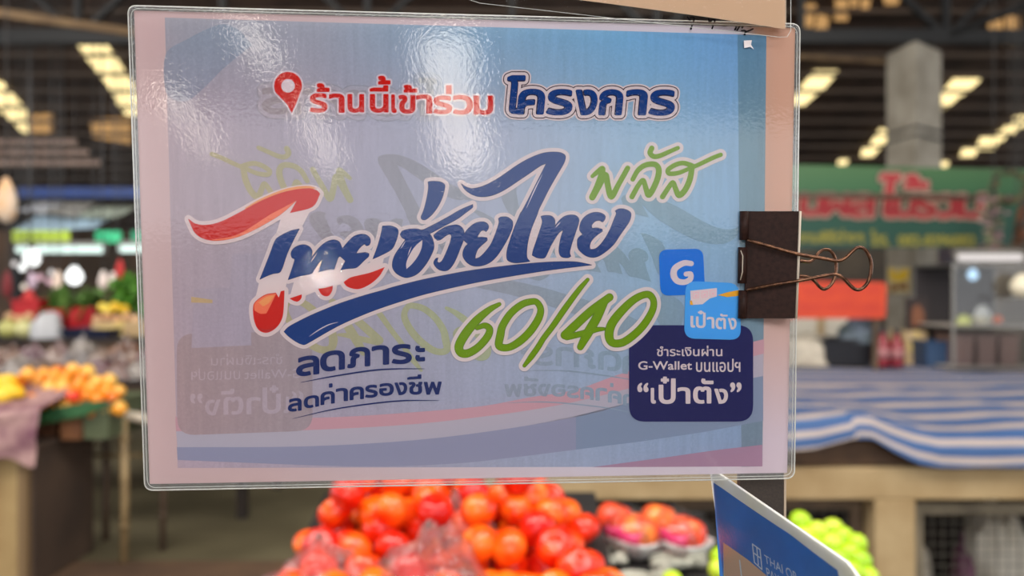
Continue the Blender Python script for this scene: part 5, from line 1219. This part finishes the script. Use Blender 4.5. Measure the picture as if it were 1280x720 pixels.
# second row: bags of produce on a stepped table
tb = thing('produce_table', 'long dark table carrying bagged produce behind the oranges', 'table', (-2.8, 5.3, 0))
b = MB().use(m_dark); b.box2((-4.6, 4.98, .84), (-1.5, 5.9, .88), .005); b.build('top', tb)
for x in (-4.4, -1.7):
    for y in (5.05, 5.8): b = MB().use(m_dark); b.box2((x-.03, y-.03, 0), (x+.03, y+.03, .84)); b.build('leg', tb)
cols = [((120, 94, 84), (92, 60, 62)), ((132, 108, 92), (80, 58, 54)), ((108, 78, 84), (76, 48, 60)), ((140, 130, 122), (92, 82, 82)), ((128, 94, 76), (86, 58, 48))]
bmats = [mat('produce_bag_%s' % n, c[0], .08, rgb2=c[1], nscale=9, bump=1.0, bscale=26, coat=1.0) for n, c in zip(('brown', 'tan', 'purple', 'grey', 'ochre'), cols)]
rn = random.Random(12); PLACE = ['leftmost', 'second from the left', 'third from the left', 'fourth from the left', 'fifth from the left', 'sixth from the left', 'seventh from the left', 'eighth from the left', 'ninth from the left']
for r, (Y, zb, yt, n) in enumerate(((5.08, .88, 446, 7), (5.4, .88, 424, 8))):
    for k in range(n):
        px = -6+k*(190/(n-1))+rn.uniform(-4, 4); h = at(0, yt+rn.uniform(-6, 8), Y).z-zb
        bag((at(px, 0, Y).x, Y, zb), (.125, .12, h*.8), 'shiny knotted bag of produce, %s in the %s row behind the oranges' % (PLACE[k], ('front', 'rear')[r]), 50+r*20+k, bmats[(k*3+r) % 5], name='produce_bag', cat='bag', group=None)
# third row: crates, melons, leaves, red tubs
tb = thing('produce_table', 'raised dark table of crates and melons further back at the left', 'table', (-3.8, 6.9, 0))
b = MB().use(m_dark); b.box2((-5.6, 6.45, 1.00), (-1.9, 7.6, 1.04), .005); b.build('top', tb)
for x in (-5.4, -2.1):
    for y in (6.5, 7.5): b = MB().use(m_dark); b.box2((x-.03, y-.03, 0), (x+.03, y+.03, 1.0)); b.build('leg', tb)
m_redp = mat('red_plastic', (186, 30, 36), .4, rgb2=(150, 22, 30), nscale=6); m_melon = fruit_mat('melon_skin', (164, 166, 90), (186, 182, 110), (200, 196, 140), .35, False); m_wht = mat('white_cloth', (196, 196, 198), .7, rgb2=(170, 170, 176), nscale=6)
Y3 = 6.55; Z3 = 1.04
for x0_, y0_, x1_, lb in ((14, 376, 48, 'leftmost'), (52, 388, 78, 'second from the left'), (84, 386, 116, 'third from the left')):
    crate('red_crate', 'red plastic crate, %s in the row behind the produce bags' % lb, 'crate', x0_, y0_, x1_, 424, Y3+.5, .3, m_redp, zb=Z3, group=None, slot=True)
crate('dark_blue_tray', 'dark blue tray between the white bundle and the shiny bags', 'tray', 74, 412, 136, 424, Y3, .3, mat('dark_blue_plastic', (30, 36, 60), .4), zb=Z3)
bag((at(57, 0, Y3).x, Y3+.02, Z3), (.125, .12, .20), 'pale crumpled bundle in front of the red crates', 61, m_wht, knot=False, name='cloth_bundle', cat='bundle')
for k, px in enumerate((10, 30)):
    b = MB().use(m_melon); c = at(px, 0, Y3); b.ball((c.x, Y3, Z3+.075), (.08, .075, .075), 18, 12); b.lathe((c.x, Y3, Z3+.145), [(.008, 0), (.006, .02), (.009, .028)], 8); tag(b.build('melon', smooth=True), 'pale green melon on the rear table, %s of the two' % ('left', 'right')[k], 'melon')
carton('low_box', 'low tan box under the peaches at the left border', 'box', 2, 402, 46, 424, 6.78, .2, m_tan, m_tape, zb=1.04); carton('low_box', 'low tan box under the peaches and lemons beside the poster edge', 'box', 114, 402, 184, 424, 6.78, .2, m_tan, m_tape, zb=1.04)
m_mix = [fruit_mat('peach_skin', (196, 140, 100), (206, 160, 120), (220, 180, 140), .4, False), fruit_mat('lemon_skin', (226, 180, 30), (232, 200, 50), (236, 210, 90), .3, False)]
for g, (mm, nm, xs, yy2) in enumerate(((m_mix[0], 'peach', (12, 24, 36, 122, 134, 146, 158, 170), 396), (m_mix[1], 'lemon', (128, 137, 146, 133, 142, 156), 384))):
    b = MB().use(mm); b.lathe((0, 0, 0), [(.0005, -.038), (.014, -.037), (.032, -.024), (.04, 0), (.033, .024), (.015, .037), (.0005, .036 if g == 0 else .052)], 16); o = b.build(nm, smooth=True)
    for k, px in enumerate(xs): put(o, k == 0, at(px, yy2+(k % 2)*3, Y3+.3), (rn.uniform(-1, 1), 0, k), 1, '%s on the rear table, %s of its row' % (nm, PLACE[k]), nm, nm+' row on the rear table')
m_leaf = mat('leafy_green', (92, 128, 52), .6, rgb2=(60, 96, 36), nscale=8); m_leaf2 = mat('leafy_bright', (86, 142, 36), .6, rgb2=(56, 104, 30), nscale=8)
def leafy(c, r, n, m, seed, label):
    rn = random.Random(seed); b = MB().use(m)
    for i in range(n):
        d = Vector((rn.uniform(-1, 1)*r[0], rn.uniform(-1, 1)*r[1], rn.uniform(0, 1)*r[2])); R = Matrix.Rotation(rn.uniform(0, 6), 3, 'Z') @ Matrix.Rotation(rn.uniform(.3, 1.3), 3, 'X'); s = rn.uniform(.07, .13)
        b.prism([Vector(c)+d+R @ Vector(q)*s for q in ((0, -1, 0), (.38, -.3, .08), (.42, .3, .1), (0, 1, 0), (-.42, .3, .1), (-.38, -.3, .08))], R @ Vector((0, 0, .004)))
    return tag(b.build('leafy_bunch'), label, 'vegetables')
leafy((at(92, 0, 7.2).x, 7.2, at(0, 394, 7.2).z), (.2, .14, .2), 60, m_leaf, 1, 'heap of green leaves behind the red crates')
leafy((at(160, 0, 7.0).x, 7.0, at(0, 388, 7.0).z), (.1, .1, .26), 50, m_leaf2, 2, 'bright green leaves hanging beside the left edge of the poster')

# hanging goods, lamps and lit signs
YH = 8.6
m_redc = mat('red_cloth', (184, 36, 34), .6); m_bagw = mat('white_bag', (230, 216, 206), .5, rgb2=(206, 180, 172), nscale=8)
def hang_bag(label, px, y0, y1, Y, w_, m, seed, name='hanging_bag', cat='bag', group=None):
    p = at(px, y1, Y); h = (y1-y0)/F*Y; t = thing(name, label, cat, p, group); rn = random.Random(seed); off = Vector((seed*3.1,)*3); b = MB().use(m)
    def fn(u, v):
        a = 2*pi*u; q = (sin(pi*min(v*.96+.02, 1)))**.5*(1-.45*v); d = Vector((cos(a)*q, sin(a)*q*.7, v))
        d *= 1; k = 1+.18*noise.noise(d*3+off)
        return p+Vector((d.x*w_*k, d.y*w_*k, v*h))
    b.grid(fn, 20, 12); bmesh.ops.remove_doubles(b.bm, verts=b.bm.verts, dist=1e-5); b.build('bag', t, smooth=True)
    b = MB().use(m_wire2); b.tube([(p.x, p.y, p.z+h*.98), (p.x, p.y, roofz(Y)-.1)], .005, 5); b.build('string', t)
hang_bag('white hanging bag, left one of the pair under the green sign', 129, 338, 362, YH-.3, .06, m_bagw, 1, group=None)
hang_bag('white hanging bag, right one of the pair under the green sign', 141, 340, 361, YH-.3, .06, m_bagw, 2)
hang_bag('red hanging cloth right of the white hanging bags', 150, 324, 352, YH+.2, .06, m_redc, 3, 'hanging_cloth', 'cloth')
hang_bag('dark red hanging cloth at the left border under the tube light', 9, 338, 372, YH-.3, .07, mat('maroon_cloth', (112, 30, 34), .7), 4, 'hanging_cloth', 'cloth')
hang_bag('red hanging cloth above the leftmost red crate', 36, 362, 392, 7.9, .1, m_redc, 5, 'hanging_cloth', 'cloth')
hang_bag('pale lilac hanging bag among the small bulbs', 40, 340, 362, YH-.35, .06, mat('lilac_bag', (196, 170, 186), .5), 6)
hang_bag('pale hanging bag left of the bright round lamp', 72, 338, 366, YH-.35, .07, mat('ivory_bag', (214, 190, 172), .5), 7)
hang_bag('big beige and orange bag hanging at the left border', 8, 222, 278, 6.0, .10, mat('beige_orange_bag', (206, 160, 112), .6, rgb2=(206, 196, 184), nscale=5), 8)
tube_lamp('long white tube light under the yellow-green sign', 22, 131, 312, YH+.3, .039, m_tubeg)
tube_lamp('short white tube light beside the left edge of the poster', 150, 230, 311, YH+.3, .039, m_tubeg)
bulb('bright round lamp just under the long tube light', 40, 323, YH, .088, m_bulb)
bulb('bright round lamp hanging in the middle of the left stall', 93, 346, YH, .088, m_bulb)
for k, (px, py, r_, m, lb) in enumerate(((28, 335, .034, m_bulb, 'small white bulb below the round lamp'), (30, 359, .03, m_warml, 'small warm bulb lowest at the left'), (50, 347, .032, m_pinkl, 'small pink bulb left of the middle'), (61, 352, .03, m_pinkl, 'small pink bulb nearest the bright lamp'), (76, 358, .034, m_warml, 'small warm bulb low beside the bright lamp'), (18, 330, .03, m_tubew, 'small dim white bulb nearest the left border'), (64, 341, .03, m_tubew, 'small dim white bulb left of the bright lamp'))):
    bulb(lb, px, py, YH, r_, m)
def lit_sign(label, x0_, y0_, x1_, y1_, Y, rgb, rgb2, st):
    a, c = rect(x0_, y0_, x1_, y1_, Y); t = thing('lit_sign', label, 'sign', ((a.x+c.x)/2, Y, a.z))
    b = MB().use(glow('sign_glow_%d' % x0_, rgb, st)); b.box2((a.x, Y, a.z), (c.x, Y+.06, c.z), .008); b.build('light_box', t)
    b = MB().use(glow('sign_glow_dim_%d' % x0_, rgb2, st*.7)); n = max(3, int((x1_-x0_)/9))
    x = a.x+(c.x-a.x)*.06; b.box2((x, Y-.004, a.z+.03), (c.x-.4*(c.x-a.x), Y, a.z+.07)); b.box2((x, Y-.004, a.z+.06), (x+.05, Y, c.z-.03)); b.build('panel_marks', t)
    for x in (a.x+.05, c.x-.05): b = MB().use(m_wire2); b.tube([(x, Y+.03, c.z), (x, Y+.03, roofz(Y)-.1)], .005, 5); b.build('cable', t)
lit_sign('glowing yellow-green sign box above the long tube light', 15, 288, 84, 302, YH+.4, (.62, .80, .10), (.42, .55, .1), 1.0)
lit_sign('glowing mint green sign box right of the yellow-green one', 119, 289, 149, 303, YH+.4, (.12, .85, .40), (.05, .55, .25), 1.0)
lit_sign('glowing mint green sign half hidden by the left edge of the poster', 164, 289, 190, 301, YH+.4, (.16, .75, .42), (.05, .5, .25), .8)
m_bluebm = mat('blue_beam', (28, 56, 116), .5)
b = MB().use(m_bluebm); b.box2(at(22, 247, 9.6), at(420, 234, 9.6)+Vector((0, .1, 0)), .006); struct(b.build('stall_beam'))
for px in (20, 425): b = MB().use(m_steel); p = at(px, 240, 9.65); b.box2((p.x-.05, 9.62, 0), (p.x+.05, 9.72, 2.66)); struct(b.build('stall_post'))
def tarp(label, x0_, y0_, x1_, y1_, Y, m, seed):
    a, c = rect(x0_, y0_, x1_, y1_, Y); b = MB().use(m); off = seed*7.3
    def fn(u, v): n = noise.noise(Vector((u*4+off, v*2, off))); return Vector((a.x+(c.x-a.x)*u, Y+.45*v+.06*n, a.z+(c.z-a.z)*(v+.10*n+.12*sin(u*3+off)*(1-v))))
    b.grid(fn, 26, 8); o = b.build('tarp', smooth=True); md = o.modifiers.new('thick', 'SOLIDIFY'); md.thickness = .01; tag(o, label, 'tarp')
    for q in (.1, .9):
        b = MB().use(m_wire2); x = a.x+(c.x-a.x)*q; b.tube([(x, Y+.2, a.z+(c.z-a.z)*.5), (x, Y+.2, roofz(Y)-.1)], .005, 5); b.build('rope', o)
    return o
tarp('white tarp under the left end of the blue beam', 22, 246, 56, 266, 9.4, m_wht, 1)
tarp('grey white tarp fold right of the white tarp', 56, 248, 96, 268, 9.3, mat('grey_tarp', (150, 146, 138), .7), 2)
tarp('pale green tarp under the right part of the blue beam', 98, 254, 150, 270, 9.3, mat('pale_green_tarp', (170, 178, 160), .7), 3)
tarp('light blue tarp stretched above the glowing signs', 17, 266, 118, 287, 9.1, mat('light_blue_tarp', (166, 190, 206), .6), 4)
m_pale = mat('sunlit_batten', (186, 160, 146), .7, rgb2=(160, 132, 118), nscale=9)  # pale because the sun on these purlins is put into the colour
for (y_, xe) in ((177, 94), (190, 109), (203, 124)):
    b = MB().use(m_pale); b.box2(at(-60, y_+3.5, 11.5), at(xe, y_-3.0, 11.5)+Vector((0, .06, 0)), .004); struct(b.build('roof_batten'))
m_shopw = mat('shop_back', (92, 70, 54), .85, rgb2=(62, 50, 42), nscale=1.6)
b = MB().use(m_shopw); b.box2((-9.5, 10.6, 0), (-1.5, 10.66, 2.2)); struct(b.build('wall_left'))
